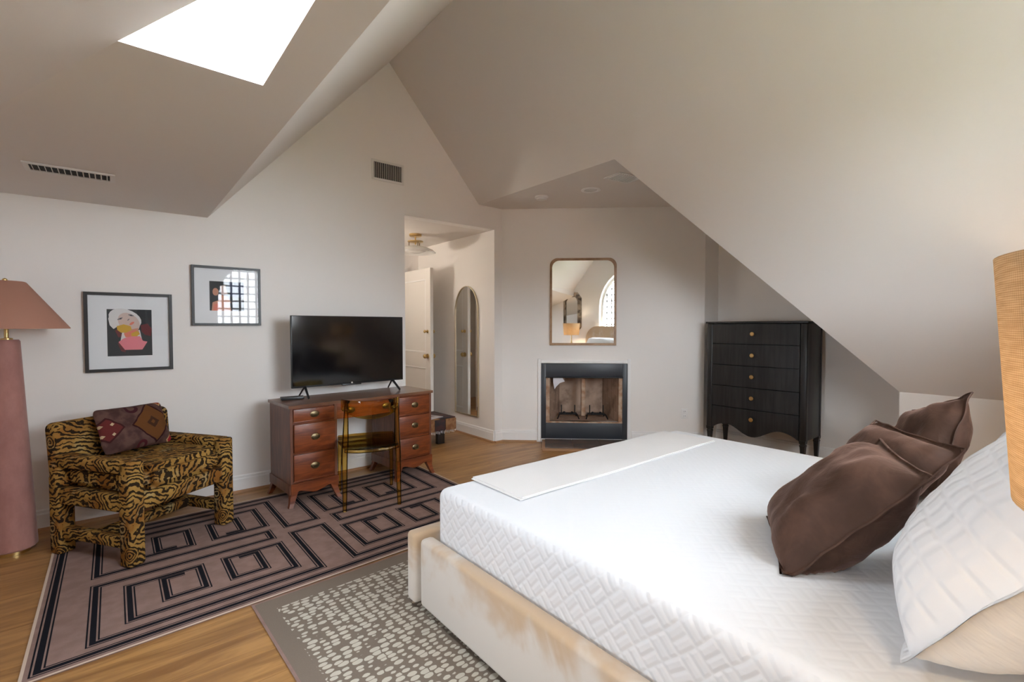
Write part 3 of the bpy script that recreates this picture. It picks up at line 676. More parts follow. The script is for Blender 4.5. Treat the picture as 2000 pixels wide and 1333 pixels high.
bm = bmesh.new(); ring(bm, po, pm, 0.0, 0.022); ring(bm, pm, pi, 0.0, 0.016); obj('frame', bm, 'walnut_frame', t)
bm = bmesh.new(); poly(bm, [(*p, 0.008) for p in pi]); obj('glass', bm, 'mirror_glass', t)

# arched mirror on the hall wall
t = thing('arched_mirror', 'tall narrow arched mirror with a thin gold frame on the hall wall', 'mirror')
t.matrix_world = Matrix(((0, 0, -1, HX1 - 0.002), (-1, 0, 0, 4.815), (0, 1, 0, 0.245), (0, 0, 0, 1)))
aw, ah = 0.246, 1.555
def arch_outline(w, h, n=20): return [(-w, 0), (w, 0)] + [(w * math.cos(math.pi * i / n), h - w * 1.28 + w * 1.28 * math.sin(math.pi * i / n)) for i in range(n + 1)]
po = arch_outline(aw, ah); pi = inset(po, aw, ah, 0.007, ah / 2)
bm = bmesh.new(); ring(bm, po, pi, 0.0, 0.02); obj('frame', bm, 'pale_brass', t)
bm = bmesh.new(); poly(bm, [(*p, 0.010) for p in pi]); obj('glass', bm, 'mirror_glass', t)

# octagonal mirror behind the near lamp (seen in the fireplace mirror)
t = thing('octagonal_mirror', 'long octagonal mirror with a tortoiseshell frame, seen reflected above the fireplace', 'mirror')
t.matrix_world = Matrix(((-1, 0, 0, 0.50), (0, 0, 1, YB + 0.002), (0, 1, 0, 1.17), (0, 0, 0, 1)))
po = [(-0.15, 0), (0.15, 0), (0.26, 0.13), (0.26, 0.77), (0.15, 0.9), (-0.15, 0.9), (-0.26, 0.77), (-0.26, 0.13)]; pi = inset(po, 0.26, 0.9, 0.1, 0.45)
n = 8
for k in range(n):
    bm = bmesh.new(); poly(bm, [(*po[k], 0.006), (*po[(k + 1) % n], 0.006), (*pi[(k + 1) % n], 0.026), (*pi[k], 0.026)]); poly(bm, [(*po[k], 0.0), (*po[(k + 1) % n], 0.0), (*po[(k + 1) % n], 0.006), (*po[k], 0.006)])
    obj('frame_panel', bm, 'tortoise', t)
bm = bmesh.new(); poly(bm, [(*p, 0.02) for p in pi]); obj('glass', bm, 'mirror_glass', t)

# added lamp, unseen round the corner, to brighten the hall
t = thing('added_sconce', 'added lit sconce to brighten the hall, out of sight behind the television wall', 'lamp', (HXL, 5.45, 1.62))
bm = bmesh.new(); cyl(bm, (0.008, 0, 0), 0.05, 0.016, 24, 'X'); obj('backplate', bm, 'brass', t, True)
bm = bmesh.new(); tube(bm, [(0.012, 0, 0), (0.07, 0, -0.01), (0.10, 0, 0.02)], 0.007, 8); obj('arm', bm, 'brass', t, True)
bm = bmesh.new(); lathe(bm, [(0.03, 0.02), (0.075, 0.15), (0.073, 0.15), (0.028, 0.02)], 24, (0.10, 0)); obj('shade', bm, 'milk_glass', t, True)
l = bpy.data.lights.new('added_sconce_light', 'POINT'); l.energy = 11; l.color = (1.0, 0.91, 0.80); l.shadow_soft_size = 0.06
lo = bpy.data.objects.new('added_sconce_light', l); COL.objects.link(lo); lo.location = (0.10, 0, 0.19); lo.parent = t
# ceiling light in the hall
t = thing('ceiling_light', 'brass semi-flush light with a wide white dish shade in the hall', 'light', (2.72, 5.07, HZ))
bm = bmesh.new(); lathe(bm, [(0.0, -0.001), (0.072, -0.001), (0.072, -0.02), (0.062, -0.03), (0.0, -0.03)]); obj('canopy', bm, 'brass', t, True)
bm = bmesh.new(); cyl(bm, (0, 0, -0.07), 0.008, 0.1, 12); obj('stem', bm, 'brass', t, True)
bm = bmesh.new(); lathe(bm, [(0.0, -0.082), (0.09, -0.082), (0.09, -0.092), (0.0, -0.1)]); obj('collar', bm, 'brass', t, True)
for k in range(3):
    a = k * 2.094 + 0.4; bm = bmesh.new(); cyl(bm, (0.075 * math.cos(a), 0.075 * math.sin(a), -0.115), 0.005, 0.06, 8); obj('rod', bm, 'old_brass', t, True)
bm = bmesh.new(); lathe(bm, [(0.0, -0.138), (0.06, -0.139), (0.13, -0.152), (0.20, -0.182), (0.236, -0.212), (0.234, -0.216), (0.196, -0.190), (0.13, -0.162), (0.0, -0.15)], 40); obj('shade', bm, 'milk_glass', t, True)
bm = bmesh.new(); lathe(bm, [(0.125, -0.165), (0.12, -0.195), (0.07, -0.215), (0.0, -0.218)], 32); obj('diffuser', bm, 'milk_glass', t, True)

# ------------------------------------------------------------------ rugs
def offset_path(pts, d, closed=False):
    P = [Vector((p[0], p[1])) for p in pts]; n = len(P); res = []
    for i in range(n):
        a = P[i - 1] if (i > 0 or closed) else None; b = P[(i + 1) % n] if (i < n - 1 or closed) else None
        nn = []
        if a is not None: t = (P[i] - a).normalized(); nn.append(Vector((-t.y, t.x)))
        if b is not None: t = (b - P[i]).normalized(); nn.append(Vector((-t.y, t.x)))
        if len(nn) == 1: res.append(P[i] + nn[0] * d)
        else:
            mm = (nn[0] + nn[1]); mm = mm / mm.length; res.append(P[i] + mm * (d / max(0.3, mm.dot(nn[0]))))
    return res
def strip(bm, pts, d0, d1, z, closed=False, f=lambda x, y: (x, y)):
    a = offset_path(pts, d0, closed); b = offset_path(pts, d1, closed)
    va = [bm.verts.new((*f(p.x, p.y), z)) for p in a]; vb = [bm.verts.new((*f(p.x, p.y), z)) for p in b]
    n = len(a)
    for i in range(n if closed else n - 1): j = (i + 1) % n; bm.faces.new((va[i], va[j], vb[j], vb[i]))
LINES = ((-0.0225, -0.0165), (-0.0105, 0.0105), (0.0165, 0.0225))
t = thing('key_rug', 'taupe rectangular rug with black Greek-key lines under the desk and striped chair', 'rug', (0.93, 3.262, 0.0))
shear = lambda x, y: (x - 0.004 * y, y + 0.052 * x)
bm = bmesh.new(); hu, hv = 1.232, 0.748
prism(bm, [shear(*p) for p in ((-hu, -hv), (hu, -hv), (hu, hv), (-hu, hv))], 0.006, 'Z', base=0.0005); obj('pile', bm, 'rug', t)
bm = bmesh.new(); rect = [(-hu, -hv), (hu, -hv), (hu, hv), (-hu, hv)]
strip(bm, rect, -0.004, 0.007, 0.0070, True, shear); obj('binding', bm, 'binding', t)
bm = bmesh.new(); 
for d0, d1 in LINES: strip(bm, [(-1.188, -0.70), (1.188, -0.70), (1.188, 0.70), (-1.188, 0.70)], d0, d1, 0.0072, True, shear)
o = obj('border_line', bm, 'rug_black', t)
quad = [
    [(0.0, -0.062), (-0.095, -0.062), (-0.095, -0.622), (-1.032, -0.622), (-1.032, -0.062), (-0.212, -0.062), (-0.212, 0.0)],
    [(-0.675, -0.20), (-0.765, -0.20), (-0.765, -0.43), (-0.605, -0.43), (-0.605, -0.165), (-0.905, -0.165), (-0.905, -0.525), (-0.20, -0.525), (-0.20, -0.165), (-0.482, -0.165), (-0.482, -0.43), (-0.33, -0.43), (-0.33, -0.20), (-0.42, -0.20)]]
for sx in (1, -1):
    for sy in (1, -1):
        for q in quad:
            bm = bmesh.new()
            for d0, d1 in LINES: strip(bm, [(sx * a, sy * b) for a, b in q], d0, d1, 0.0072, False, shear)
            o = obj('key_line', bm, 'rug_black', t)
t = thing('spotted_rug', 'grey-brown rug with rows of cream pebble spots under the bed', 'rug', (1.90, 0.83, 0.0), R(2.2))
box('pile', (0, 0, 0.002), (2.74, 3.4, 0.004), 'rug_spot', t, 0.001, smooth=False)
bm = bmesh.new(); strip(bm, [(-1.37, -1.7), (1.37, -1.7), (1.37, 1.7), (-1.37, 1.7)], -0.003, 0.009, 0.0047, True); obj('binding', bm, 'rug', t)

# ------------------------------------------------------------------ bed
BXL, BXR, BYF, BYH = 1.046, 3.165, 1.985, -0.29
t = thing('upholstered_bed', 'cream velvet upholstered king bed frame with low side rails', 'bed', ((BXL + BXR) / 2, 0.8, 0.0)); B0 = Vector(t.location)
def bpart(name, c, s, mat, r=0.02, seg=3): return box(name, Vector(c) - B0, s, mat, t, r, seg)
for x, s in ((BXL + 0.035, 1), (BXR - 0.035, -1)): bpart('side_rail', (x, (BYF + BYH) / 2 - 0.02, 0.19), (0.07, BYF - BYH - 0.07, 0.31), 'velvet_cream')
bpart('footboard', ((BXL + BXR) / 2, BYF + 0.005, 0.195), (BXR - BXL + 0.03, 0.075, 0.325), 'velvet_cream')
bm = bmesh.new(); hw = 1.12; pts = [(-hw, 0.05), (hw, 0.05)]
for i in range(13): a = R(90) * i / 12; pts.append((hw - 0.30 + 0.30 * math.cos(a), 1.02 + 0.30 * math.sin(a)))
for i in range(13): a = R(90) + R(90) * i / 12; pts.append((-hw + 0.30 + 0.30 * math.cos(a), 1.02 + 0.30 * math.sin(a)))
prism(bm, pts, 0.10, 'Y', base=-0.05); bmesh.ops.bevel(bm, geom=[e for e in bm.edges if abs(e.verts[0].co.y - e.verts[1].co.y) < 1e-4], offset=0.03, segments=3, affect='EDGES')
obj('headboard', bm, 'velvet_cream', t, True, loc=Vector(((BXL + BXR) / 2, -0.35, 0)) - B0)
bpart('platform', ((BXL + BXR) / 2, (BYF + BYH) / 2, 0.20), (BXR - BXL - 0.15, BYF - BYH - 0.15, 0.06), 'dark_leg', 0.0)
for x in (BXL + 0.12, BXR - 0.12):
    for y in (BYF - 0.12, BYH + 0.12): bpart('leg', (x, y, 0.10), (0.06, 0.06, 0.19), 'dark_leg', 0.004)

# mattress with the quilted coverlet
MX0, MX1, MY0, MY1, MZ = 1.122, 3.09, -0.28, 1.905, 0.572
t = thing('mattress', 'thick white mattress on the cream velvet bed under a quilted coverlet', 'mattress', ((MX0 + MX1) / 2, (MY0 + MY1) / 2, 0.232))
box('core', (0, 0, 0.16), (MX1 - MX0 - 0.03, MY1 - MY0 - 0.03, 0.318), 'pillow_sateen', t, 0.05, 3)
bm = bmesh.new(); bx(bm, (0, 0, 0), (MX1 - MX0, MY1 - MY0, 0.34), 0.042, 5)
NXg = 60
for f in bm.faces:
    nrm = f.normal; f.normal_update(); a = [abs(c) for c in f.normal]; k = a.index(max(a)); f.material_index = {2: 0, 0: 1, 1: 2}[k]
o = obj('coverlet', bm, ['coverlet_top', 'coverlet_side_x', 'coverlet_side_y'], t, True, loc=(0, 0, 0.17)); o['label'] = 'white basket-weave quilted coverlet'

# folded throw across the foot of the bed
bm = bmesh.new(); nx, ny = 60, 24
TX0, TX1, TY0, TY1 = 1.315, 2.93, 1.525, 1.89
def throw_z(x, y):
    drop = 0.0; e = 0.0
    if drop > 0: e = -0.25 * drop * drop / 0.02 if drop < 0.045 else -0.02
    return MZ + 0.0125 + e + 0.003 * noise.noise(Vector((x * 5, y * 9, 0)))
grid = []
for j in range(ny + 1):
    row = []
    for i in range(nx + 1):
        x = TX0 + (TX1 - TX0) * i / nx; y = TY0 + (TY1 - TY0) * j / ny; wob = 0.006 * noise.noise(Vector((x * 3, y * 3, 3)))
        row.append((x + wob, y + wob, throw_z(x, y)))
    grid.append(row)
def sheet(bm, grid, th):
    top = [[bm.verts.new(p) for p in r] for r in grid]; bot = [[bm.verts.new((p[0], p[1], p[2] - th)) for p in r] for r in grid]
    J, I = len(grid) - 1, len(grid[0]) - 1
    for j in range(J):
        for i in range(I): bm.faces.new((top[j][i], top[j][i + 1], top[j + 1][i + 1], top[j + 1][i])); bm.faces.new((bot[j][i], bot[j + 1][i], bot[j + 1][i + 1], bot[j][i + 1]))
    for i in range(I): bm.faces.new((top[0][i], bot[0][i], bot[0][i + 1], top[0][i + 1])); bm.faces.new((top[J][i], top[J][i + 1], bot[J][i + 1], bot[J][i]))
    for j in range(J): bm.faces.new((top[j][0], top[j + 1][0], bot[j + 1][0], bot[j][0])); bm.faces.new((top[j][I], bot[j][I], bot[j + 1][I], top[j + 1][I]))
t = thing('throw_blanket', 'folded off-white throw blanket laid across the foot of the bed', 'blanket', (0, 0, 0))
sheet(bm, grid, 0.004); obj('upper_fold', bm, 'throw', t, True)
bm = bmesh.new(); sheet(bm, [[(p[0] - 0.012 if i == 0 else p[0], p[1] - 0.006, p[2] - 0.0045) for i, p in enumerate(r)] for r in grid], 0.0035); obj('under_fold', bm, 'throw', t, True)

# ------------------------------------------------------------------ pillows
def pillow_parts(w, h, th, flange, seed, n=36, sag=0.0, front_only=None):
    """Returns front and back half meshes in local xy, +z front."""
    halves = []
    fu = 1 - 2 * flange / w; fv = 1 - 2 * flange / h
    for s in (1, -1):
        bm = bmesh.new(); vs_ = []
        for j in range(n + 1):
            row = []
            for i in range(n + 1):
                u = math.sin((i / n - 0.5) * math.pi * 0.999); v = math.sin((j / n - 0.5) * math.pi * 0.999)
                su = min(abs(u) / fu, 1.0); sv = min(abs(v) / fv, 1.0)
                thk = ((1 - su ** 3.4) ** 0.60) * ((1 - sv ** 3.4) ** 0.60)
                x = w / 2 * u * (1 - 0.06 * (u * v) ** 8) * (1 - 0.05 * abs(u) ** 2 * (1 - v * v)); y = h / 2 * v * (1 - 0.06 * (u * v) ** 8) * (1 - 0.05 * abs(v) ** 2 * (1 - u * u))
                nz = 0.018 * noise.noise(Vector((u * 1.8 + seed, v * 1.8, s * 0.7))) + 0.010 * noise.noise(Vector((u * 4 + seed, v * 4.0, s * 2)))
                edge = 0.012 * noise.noise(Vector((u * 3 + seed, v * 3, 9.0)))
                y -= sag * (1 - v) * 0.5 * (1 - abs(u)) ** 0.5 * 0
                z = s * (th / 2 * thk + nz * min(1.0, thk * 2)) + s * 0.0004 + edge * (1 - min(1, thk * 3))
                row.append(bm.verts.new((x, y, z)))
            vs_.append(row)
        for j in range(n):
            for i in range(n): bm.faces.new((vs_[j][i], vs_[j][i + 1], vs_[j + 1][i + 1], vs_[j + 1][i])) if s > 0 else bm.faces.new((vs_[j][i], vs_[j + 1][i], vs_[j + 1][i + 1], vs_[j][i + 1]))
        halves.append(bm)
    return halves
def piping(w, h, seed, r=0.004, at=0.985, n=120):
    pts = []
    for k in range(n + 1):
        t_ = 4 * (k % n) / n; sd = int(t_); q = (t_ - sd) * 2 - 1
        u, v = [(q, -1), (1, q), (-q, 1), (-1, -q)][sd]; u *= at; v *= at
        edge = 0.012 * noise.noise(Vector((u * 3 + seed, v * 3, 9.0)))
        pts.append((w / 2 * u * (1 - 0.05 * abs(u) ** 2 * (1 - v * v)), h / 2 * v * (1 - 0.05 * abs(v) ** 2 * (1 - u * u)), edge))
    bm = bmesh.new(); tube(bm, pts, r, 6); return bm
def pillow(name, label, cat, origin, xdir, updir, w, h, th, mf, mb, flange=0.0, seed=0.0, group=None, pipe=None, rest=-9.0):
    """origin: middle of the bottom edge; xdir along the width; updir up the face; face normal = xdir x updir."""
    X = Vector(xdir).normalized(); U = Vector(updir); U = (U - X * U.dot(X)).normalized(); N = X.cross(U)
    c = Vector(origin) + U * h / 2
    t = thing(name, label, cat, group=group)
    t.matrix_world = Matrix(((X.x, U.x, N.x, c.x), (X.y, U.y, N.y, c.y), (X.z, U.z, N.z, c.z), (0, 0, 0, 1)))
    f, b = pillow_parts(w, h, th, flange, seed); mw_ = t.matrix_world.copy(); mi_ = mw_.inverted(); floor_z = rest
    for bm_ in (f, b):
        for v_ in bm_.verts:
            p_ = mw_ @ v_.co
            if p_.z < floor_z: p_.z = floor_z + 0.02 * (p_.z - floor_z) + 0.004; v_.co = mi_ @ p_
    obj('front_panel', f, mf, t, 'all', auto=False); obj('back_panel', b, mb, t, 'all', auto=False)
    if pipe:
        bp = piping(w, h, seed)
        for v_ in bp.verts:
            p_ = mw_ @ v_.co
            if p_.z < floor_z + 0.006: p_.z = floor_z + 0.006; v_.co = mi_ @ p_
        obj('piping', bp, pipe, t, True)
    return t
BZ = MZ
def pillow_at(P1, xd, up, w, h, **k):
    """P1: near top corner; xd runs from it along the top edge to the far corner."""
    X = Vector(xd).normalized(); U = Vector(up); U = (U - X * U.dot(X)).normalized()
    return pillow(origin=Vector(P1) - U * h + X * w / 2, xdir=-X, updir=U, w=w, h=h, **k)
pillow('bed_pillow', 'white quilted sham pillow nearest the lamp at the head of the bed', 'pillow', (1.66, 0.25, BZ + 0.03), (-1, 0.0, 0), (0.0, -0.60, 0.80), 0.90, 0.60, 0.36, 'pillow_quilt', 'pillow_sateen', 0.03, 1.3, 'white shams', rest=BZ)
pillow('bed_pillow', 'white quilted sham pillow behind the far brown cushion, by the knee wall', 'pillow', (2.60, 0.22, BZ + 0.03), (-1, -0.03, 0), (0.0, -0.60, 0.80), 0.88, 0.60, 0.32, 'pillow_quilt', 'pillow_sateen', 0.03, 4.1, 'white shams', rest=BZ)
kw = dict(rest=BZ, name='throw_pillow', cat='cushion', mf='velvet_brown', mb='velvet_brown', flange=0.022, group='brown velvet cushions', pipe='velvet_brown')
pillow_at((1.66, 0.255, 0.915), (0.87, 0.44, 0.0), (0.40, -0.56, 0.72), 0.48, 0.52, label='large brown velvet cushion nearest the camera, leaning on the white sham', th=0.23, seed=7.7, **kw)
pillow_at((2.15, 0.254, 0.91), (0.74, 0.67, 0.0), (0.40, -0.50, 0.74), 0.50, 0.46, label='brown velvet cushion tucked between the two other brown cushions', th=0.17, seed=2.2, **kw)
pillow_at((2.74, 0.31, 1.04), (0.76, 0.52, -0.30), (0.15, -0.35, 0.92), 0.50, 0.48, label='brown velvet cushion standing farthest back, against the pale knee wall', th=0.19, seed=5.9, **kw)

# ------------------------------------------------------------------ bedside tables and lamps
def nightstand(x, label):
    t = thing('nightstand', label, 'nightstand', (x, -0.16, 0.0055), group='nightstands beside the bed')
    box('body', (0, 0, 0.36), (0.46, 0.42, 0.44), 'nightstand_wood', t, 0.006)
    box('top', (0, 0, 0.593), (0.50, 0.46, 0.026), 'nightstand_wood', t, 0.006)
    for k, z in enumerate((0.26, 0.47)):
        d = box('drawer', (0, 0.214, z), (0.42, 0.018, 0.19), 'nightstand_wood', t, 0.004); bm = bmesh.new(); ball(bm, (0, 0.02, 0), 0.014); obj('knob', bm, 'brass', d, True)
    for sx in (-1, 1):
        for sy in (-1, 1): box('leg', (sx * 0.2, sy * 0.18, 0.07), (0.035, 0.035, 0.14), 'nightstand_wood', t, 0.003)
nightstand(0.70, 'wooden nightstand under the lamp beside the near side of the bed')
nightstand(3.52, 'wooden nightstand on the far side of the bed by the knee wall')
def table_lamp(x, y, label, power):
    t = thing('table_lamp', label, 'lamp', (x, y, 0.612), group='bedside lamps')
    bm = bmesh.new(); lathe(bm, [(0.0, 0.0), (0.075, 0.0), (0.075, 0.018), (0.02, 0.03), (0.0, 0.03)]); obj('base', bm, 'brass', t, True)
    bm = bmesh.new(); lathe(bm, [(0.012, 0.03), (0.030, 0.09), (0.034, 0.20), (0.022, 0.33), (0.010, 0.40), (0.008, 0.56), (0.0, 0.56)], 24); obj('stem', bm, 'brass', t, True)
    z0, z1 = 0.516, 0.770
    bm = bmesh.new(); lathe(bm, [(0.163, z0), (0.182, z1), (0.180, z1), (0.161, z0), (0.163, z0)], 64); obj('shade', bm, 'burlap', t, True)
    bm = bmesh.new()
    for k in range(3): a = k * 2.094; tube(bm, [(0, 0, z1 - 0.02), (0.18 * math.cos(a), 0.18 * math.sin(a), z1 - 0.012)], 0.002, 6)
    obj('shade_spider', bm, 'brass', t)
    mb = bpy.data.materials.get('bulb_glow')
    if not mb:
        mm = Mat('bulb_glow', (1, 0.8, 0.5)); mm.b.inputs['Emission Color'].default_value = (1, 0.76, 0.5, 1); mm.b.inputs['Emission Strength'].default_value = 20; mb = mm.m
    bm = bmesh.new(); ball(bm, (0, 0, 0.655), 0.03); obj('bulb', bm, mb, t, True)
    l = bpy.data.lights.new('bulb_light', 'POINT'); l.energy = power; l.color = (1.0, 0.80, 0.56); l.shadow_soft_size = 0.035
    lo = bpy.data.objects.new('bulb_light', l); COL.objects.link(lo); lo.location = (0, 0, 0.60); lo.parent = t
table_lamp(0.752, -0.110, 'lit bedside lamp with a burlap drum shade at the right edge', 4.5)
table_lamp(3.50, -0.10, 'lit bedside lamp on the far nightstand, reflected in the television', 4)

# ------------------------------------------------------------------ tiger-stripe armchair
t = thing('armchair', 'low square armchair in gold and black tiger-stripe fabric', 'chair', (0.135, 3.705, 0.0035), R(34)); t.location.z = 0.0015
lw = 0.085; lx = 0.290; ly = 0.275
for sx in (-1, 1):
    box('leg', (sx * lx, -ly, 0.292), (lw, lw, 0.570), 'tiger', t, 0.014, 3)
    box('leg', (sx * lx, ly, 0.232), (lw, lw, 0.45), 'tiger', t, 0.014, 3)
    box('arm', (sx * lx, 0.0, 0.545), (lw, 2 * ly + 0.02, 0.072), 'tiger', t, 0.016, 3)
    box('side_apron', (sx * lx, 0.0, 0.345), (lw * 0.85, 2 * ly - 0.04, 0.095), 'tiger', t, 0.014, 3)
    box('stretcher', (sx * lx, 0.0, 0.128), (0.058, 2 * ly - 0.06, 0.062), 'tiger', t, 0.012, 3)
box('front_apron', (0, -ly, 0.345), (2 * lx - 0.06, lw * 0.85, 0.095), 'tiger', t, 0.014, 3)
box('back_apron', (0, ly, 0.345), (2 * lx - 0.06, lw * 0.85, 0.095), 'tiger', t, 0.014, 3)
box('cross_stretcher', (0, 0.02, 0.128), (2 * lx - 0.04, 0.055, 0.055), 'tiger', t, 0.012, 3)
bm = bmesh.new(); cw1, cw2 = 0.235, 0.300
prism(bm, [(-cw1, -0.325), (cw1, -0.325), (cw1, -0.225), (cw2, -0.225), (cw2, 0.215), (-cw2, 0.215), (-cw2, -0.225), (-cw1, -0.225)], 0.135, 'Z', base=0.394)
bmesh.ops.recalc_face_normals(bm, faces=bm.faces)
bmesh.ops.bevel(bm, geom=[e for e in bm.edges], offset=0.034, segments=4, affect='EDGES')
bmesh.ops.triangulate(bm, faces=[f for f in bm.faces if len(f.verts) > 4])
obj('seat_cushion', bm, 'tiger', t, True)
bm = bmesh.new(); bx(bm, (0, 0, 0), (2 * lx + lw + 0.01, 0.105, 0.37), 0.038, 5)
for v_ in bm.verts: v_.co.y += 0.16 * (v_.co.z + 0.18) * 0.6
obj('backrest', bm, 'tiger', t, True, loc=(0, 0.262, 0.572))
CH = t
# kilim cushion leaning on its back
ch = Matrix.Translation((0.135, 3.705, 0)) @ Matrix.Rotation(R(34), 4, 'Z')
o_ = ch @ Vector((0.02, 0.085, 0.545)); xd = (ch.to_3x3() @ Vector((1, 0.02, -0.02))); up = ch.to_3x3() @ Vector((-0.06, 0.36, 0.90))
pillow('kilim_cushion', 'dark brown and red kilim cushion with diamonds on the striped armchair', 'cushion', o_, xd, up, 0.42, 0.285, 0.12, 'kilim', 'kilim', 0.0, 3.3)

# ------------------------------------------------------------------ floor lamp
t = thing('floor_lamp', 'tall dusty-pink cone floor lamp with a wide conical shade', 'lamp', (-0.485, 3.965, 0.0))
bm = bmesh.new(); lathe(bm, [(0.0, 0.0), (0.075, 0.0), (0.075, 0.026), (0.0, 0.026)]); obj('foot', bm, 'brass', t, True)
bm = bmesh.new(); lathe(bm, [(0.0, 0.026), (0.098, 0.026), (0.1055, 0.034), (0.1055, 0.05), (0.056, 1.225), (0.050, 1.235), (0.0, 1.235)], 40); obj('body', bm, 'pink_suede', t, True)
bm = bmesh.new(); lathe(bm, [(0.0, 1.235), (0.026, 1.235), (0.026, 1.243), (0.010, 1.246), (0.010, 1.36), (0.0, 1.36)]); obj('neck', bm, 'brass', t, True)
bm = bmesh.new(); lathe(bm, [(0.272, 1.298), (0.272, 1.304), (0.088, 1.566), (0.080, 1.570), (0.012, 1.572), (0.012, 1.566), (0.082, 1.562), (0.266, 1.300), (0.272, 1.298)], 56); obj('shade', bm, 'pink_shade', t, True)
bm = bmesh.new(); lathe(bm, [(0.0, 1.570), (0.012, 1.570), (0.012, 1.580), (0.006, 1.586), (0.0, 1.588)], 16); obj('finial', bm, 'brass', t, True)

# ------------------------------------------------------------------ framed prints
def picture(label, x0, x1, z0, z1, px0, px1, pz0, pz1, fw, art):
    t = thing('framed_print', label, 'picture', ((x0 + x1) / 2, YT, (z0 + z1) / 2), group='framed prints on the TV wall'); w, h = x1 - x0, z1 - z0
    for s in (-1, 1):
        box('frame_side', (s * (w / 2 - fw / 2), -0.015, 0), (fw, 0.03, h), 'black_frame', t, 0.001, 1); box('frame_rail', (0, -0.015, s * (h / 2 - fw / 2)), (w - 2 * fw, 0.03, fw), 'black_frame', t, 0.001, 1)
    box('mat_board', (0, -0.008, 0), (w - 2 * fw, 0.006, h - 2 * fw), 'mat_board', t, 0.0, smooth=False)
    bm = bmesh.new(); cx, cz = (x0 + x1) / 2, (z0 + z1) / 2; used = []
    for d, (mat, pts) in enumerate(art):
        if mat not in used: used.append(mat)
        poly(bm, [(px0 + u * (px1 - px0) - cx, -0.0112 - 0.0001 * d, pz1 - v * (pz1 - pz0) - cz) for u, v in pts], used.index(mat))
    o = obj('print', bm, used, t, auto=False)
    bm = bmesh.new(); poly(bm, [(-w / 2 + fw, -0.024, -h / 2 + fw), (w / 2 - fw, -0.024, -h / 2 + fw), (w / 2 - fw, -0.024, h / 2 - fw), (-w / 2 + fw, -0.024, h / 2 - fw)]); obj('glass', bm, 'glass', t)
def ell(cx, cy, rx, ry, rot=0, n=20): return [(cx + rx * math.cos(2 * math.pi * i / n) * math.cos(rot) - ry * math.sin(2 * math.pi * i / n) * math.sin(rot), cy + rx * math.cos(2 * math.pi * i / n) * math.sin(rot) + ry * math.sin(2 * math.pi * i / n) * math.cos(rot)) for i in range(n)]
full = [(0, 0), (1, 0), (1, 1), (0, 1)]
art1 = [('print_black', full),
    ('print_red', [(0.74, 0.34), (0.9, 0.3), (1.0, 0.42), (0.97, 0.58), (0.84, 0.55), (0.76, 0.48)]), ('print_red', [(0.22, 0.72), (0.34, 0.7), (0.4, 0.92), (0.3, 0.9)]),
    ('print_red', [(0.17, 0.45), (0.24, 0.42), (0.34, 0.58), (0.24, 0.60)]),
    ('print_white', ell(0.40, 0.20, 0.37, 0.205, R(14))), ('print_skin', ell(0.48, 0.28, 0.26, 0.19, R(30))),
    ('print_white', [(0.03, 0.20), (0.10, 0.06), (0.30, 0.02), (0.22, 0.20), (0.24, 0.36), (0.14, 0.42), (0.06, 0.34)]),
    ('print_white', [(0.33, 0.47), (0.72, 0.44), (0.78, 0.72), (0.28, 0.70)]),
    ('print_peach', [(0.36, 0.46), (0.68, 0.40), (0.72, 0.54), (0.5, 0.60), (0.38, 0.56)]),
    ('print_grey', ell(0.285, 0.20, 0.065, 0.018, R(-22))), ('print_black', ell(0.30, 0.202, 0.022, 0.013)), ('print_grey', ell(0.53, 0.125, 0.065, 0.018, R(12))), ('print_black', ell(0.53, 0.127, 0.022, 0.013)),
    ('print_grey', ell(0.47, 0.22, 0.03, 0.012, R(-40))), ('print_coral', ell(0.545, 0.30, 0.06, 0.026, R(-30))),
    ('print_coral', [(0.36, 0.52), (0.5, 0.47), (0.62, 0.44), (0.7, 0.50), (0.55, 0.60), (0.4, 0.60)]),
    ('print_yellow', [(0.21, 0.36), (0.36, 0.32), (0.52, 0.36), (0.54, 0.44), (0.42, 0.50), (0.30, 0.50), (0.22, 0.44)]),
    ('print_yellow', [(0.52, 0.52), (0.66, 0.46), (0.72, 0.52), (0.64, 0.60), (0.55, 0.62)]),
    ('print_pink', [(0.36, 0.62), (0.52, 0.58), (0.72, 0.58), (0.79, 0.68), (0.89, 0.70), (0.77, 0.87), (0.38, 0.87), (0.24, 0.70)])]
picture('larger black-framed print of a pale face over a pink shape, beside the floor lamp', -0.163, 0.316, 1.002, 1.542, -0.047, 0.197, 1.107, 1.429, 0.020, art1)
art2 = [('print_black', full), ('print_navy', [(0.55, 0.0), (1, 0), (1, 0.55), (0.6, 0.5)]), ('print_peach', ell(0.17, 0.36, 0.085, 0.13)), ('print_peach', [(0.08, 0.72), (0.3, 0.62), (0.55, 0.66), (0.62, 1), (0.05, 1)]),
    ('print_peach', [(0.24, 0.45), (0.5, 0.5), (0.62, 0.72), (0.3, 0.78)]), ('print_skin', [(0.3, 0.15), (0.44, 0.12), (0.52, 0.42), (0.34, 0.46)]), ('print_coral', [(0.12, 0.78), (0.26, 0.74), (0.28, 1), (0.1, 1)])]
picture('smaller black-framed print reflecting the window, up and left of the television', 0.435, 0.898, 1.318, 1.769, 0.551, 0.782, 1.432, 1.656, 0.018, art2)

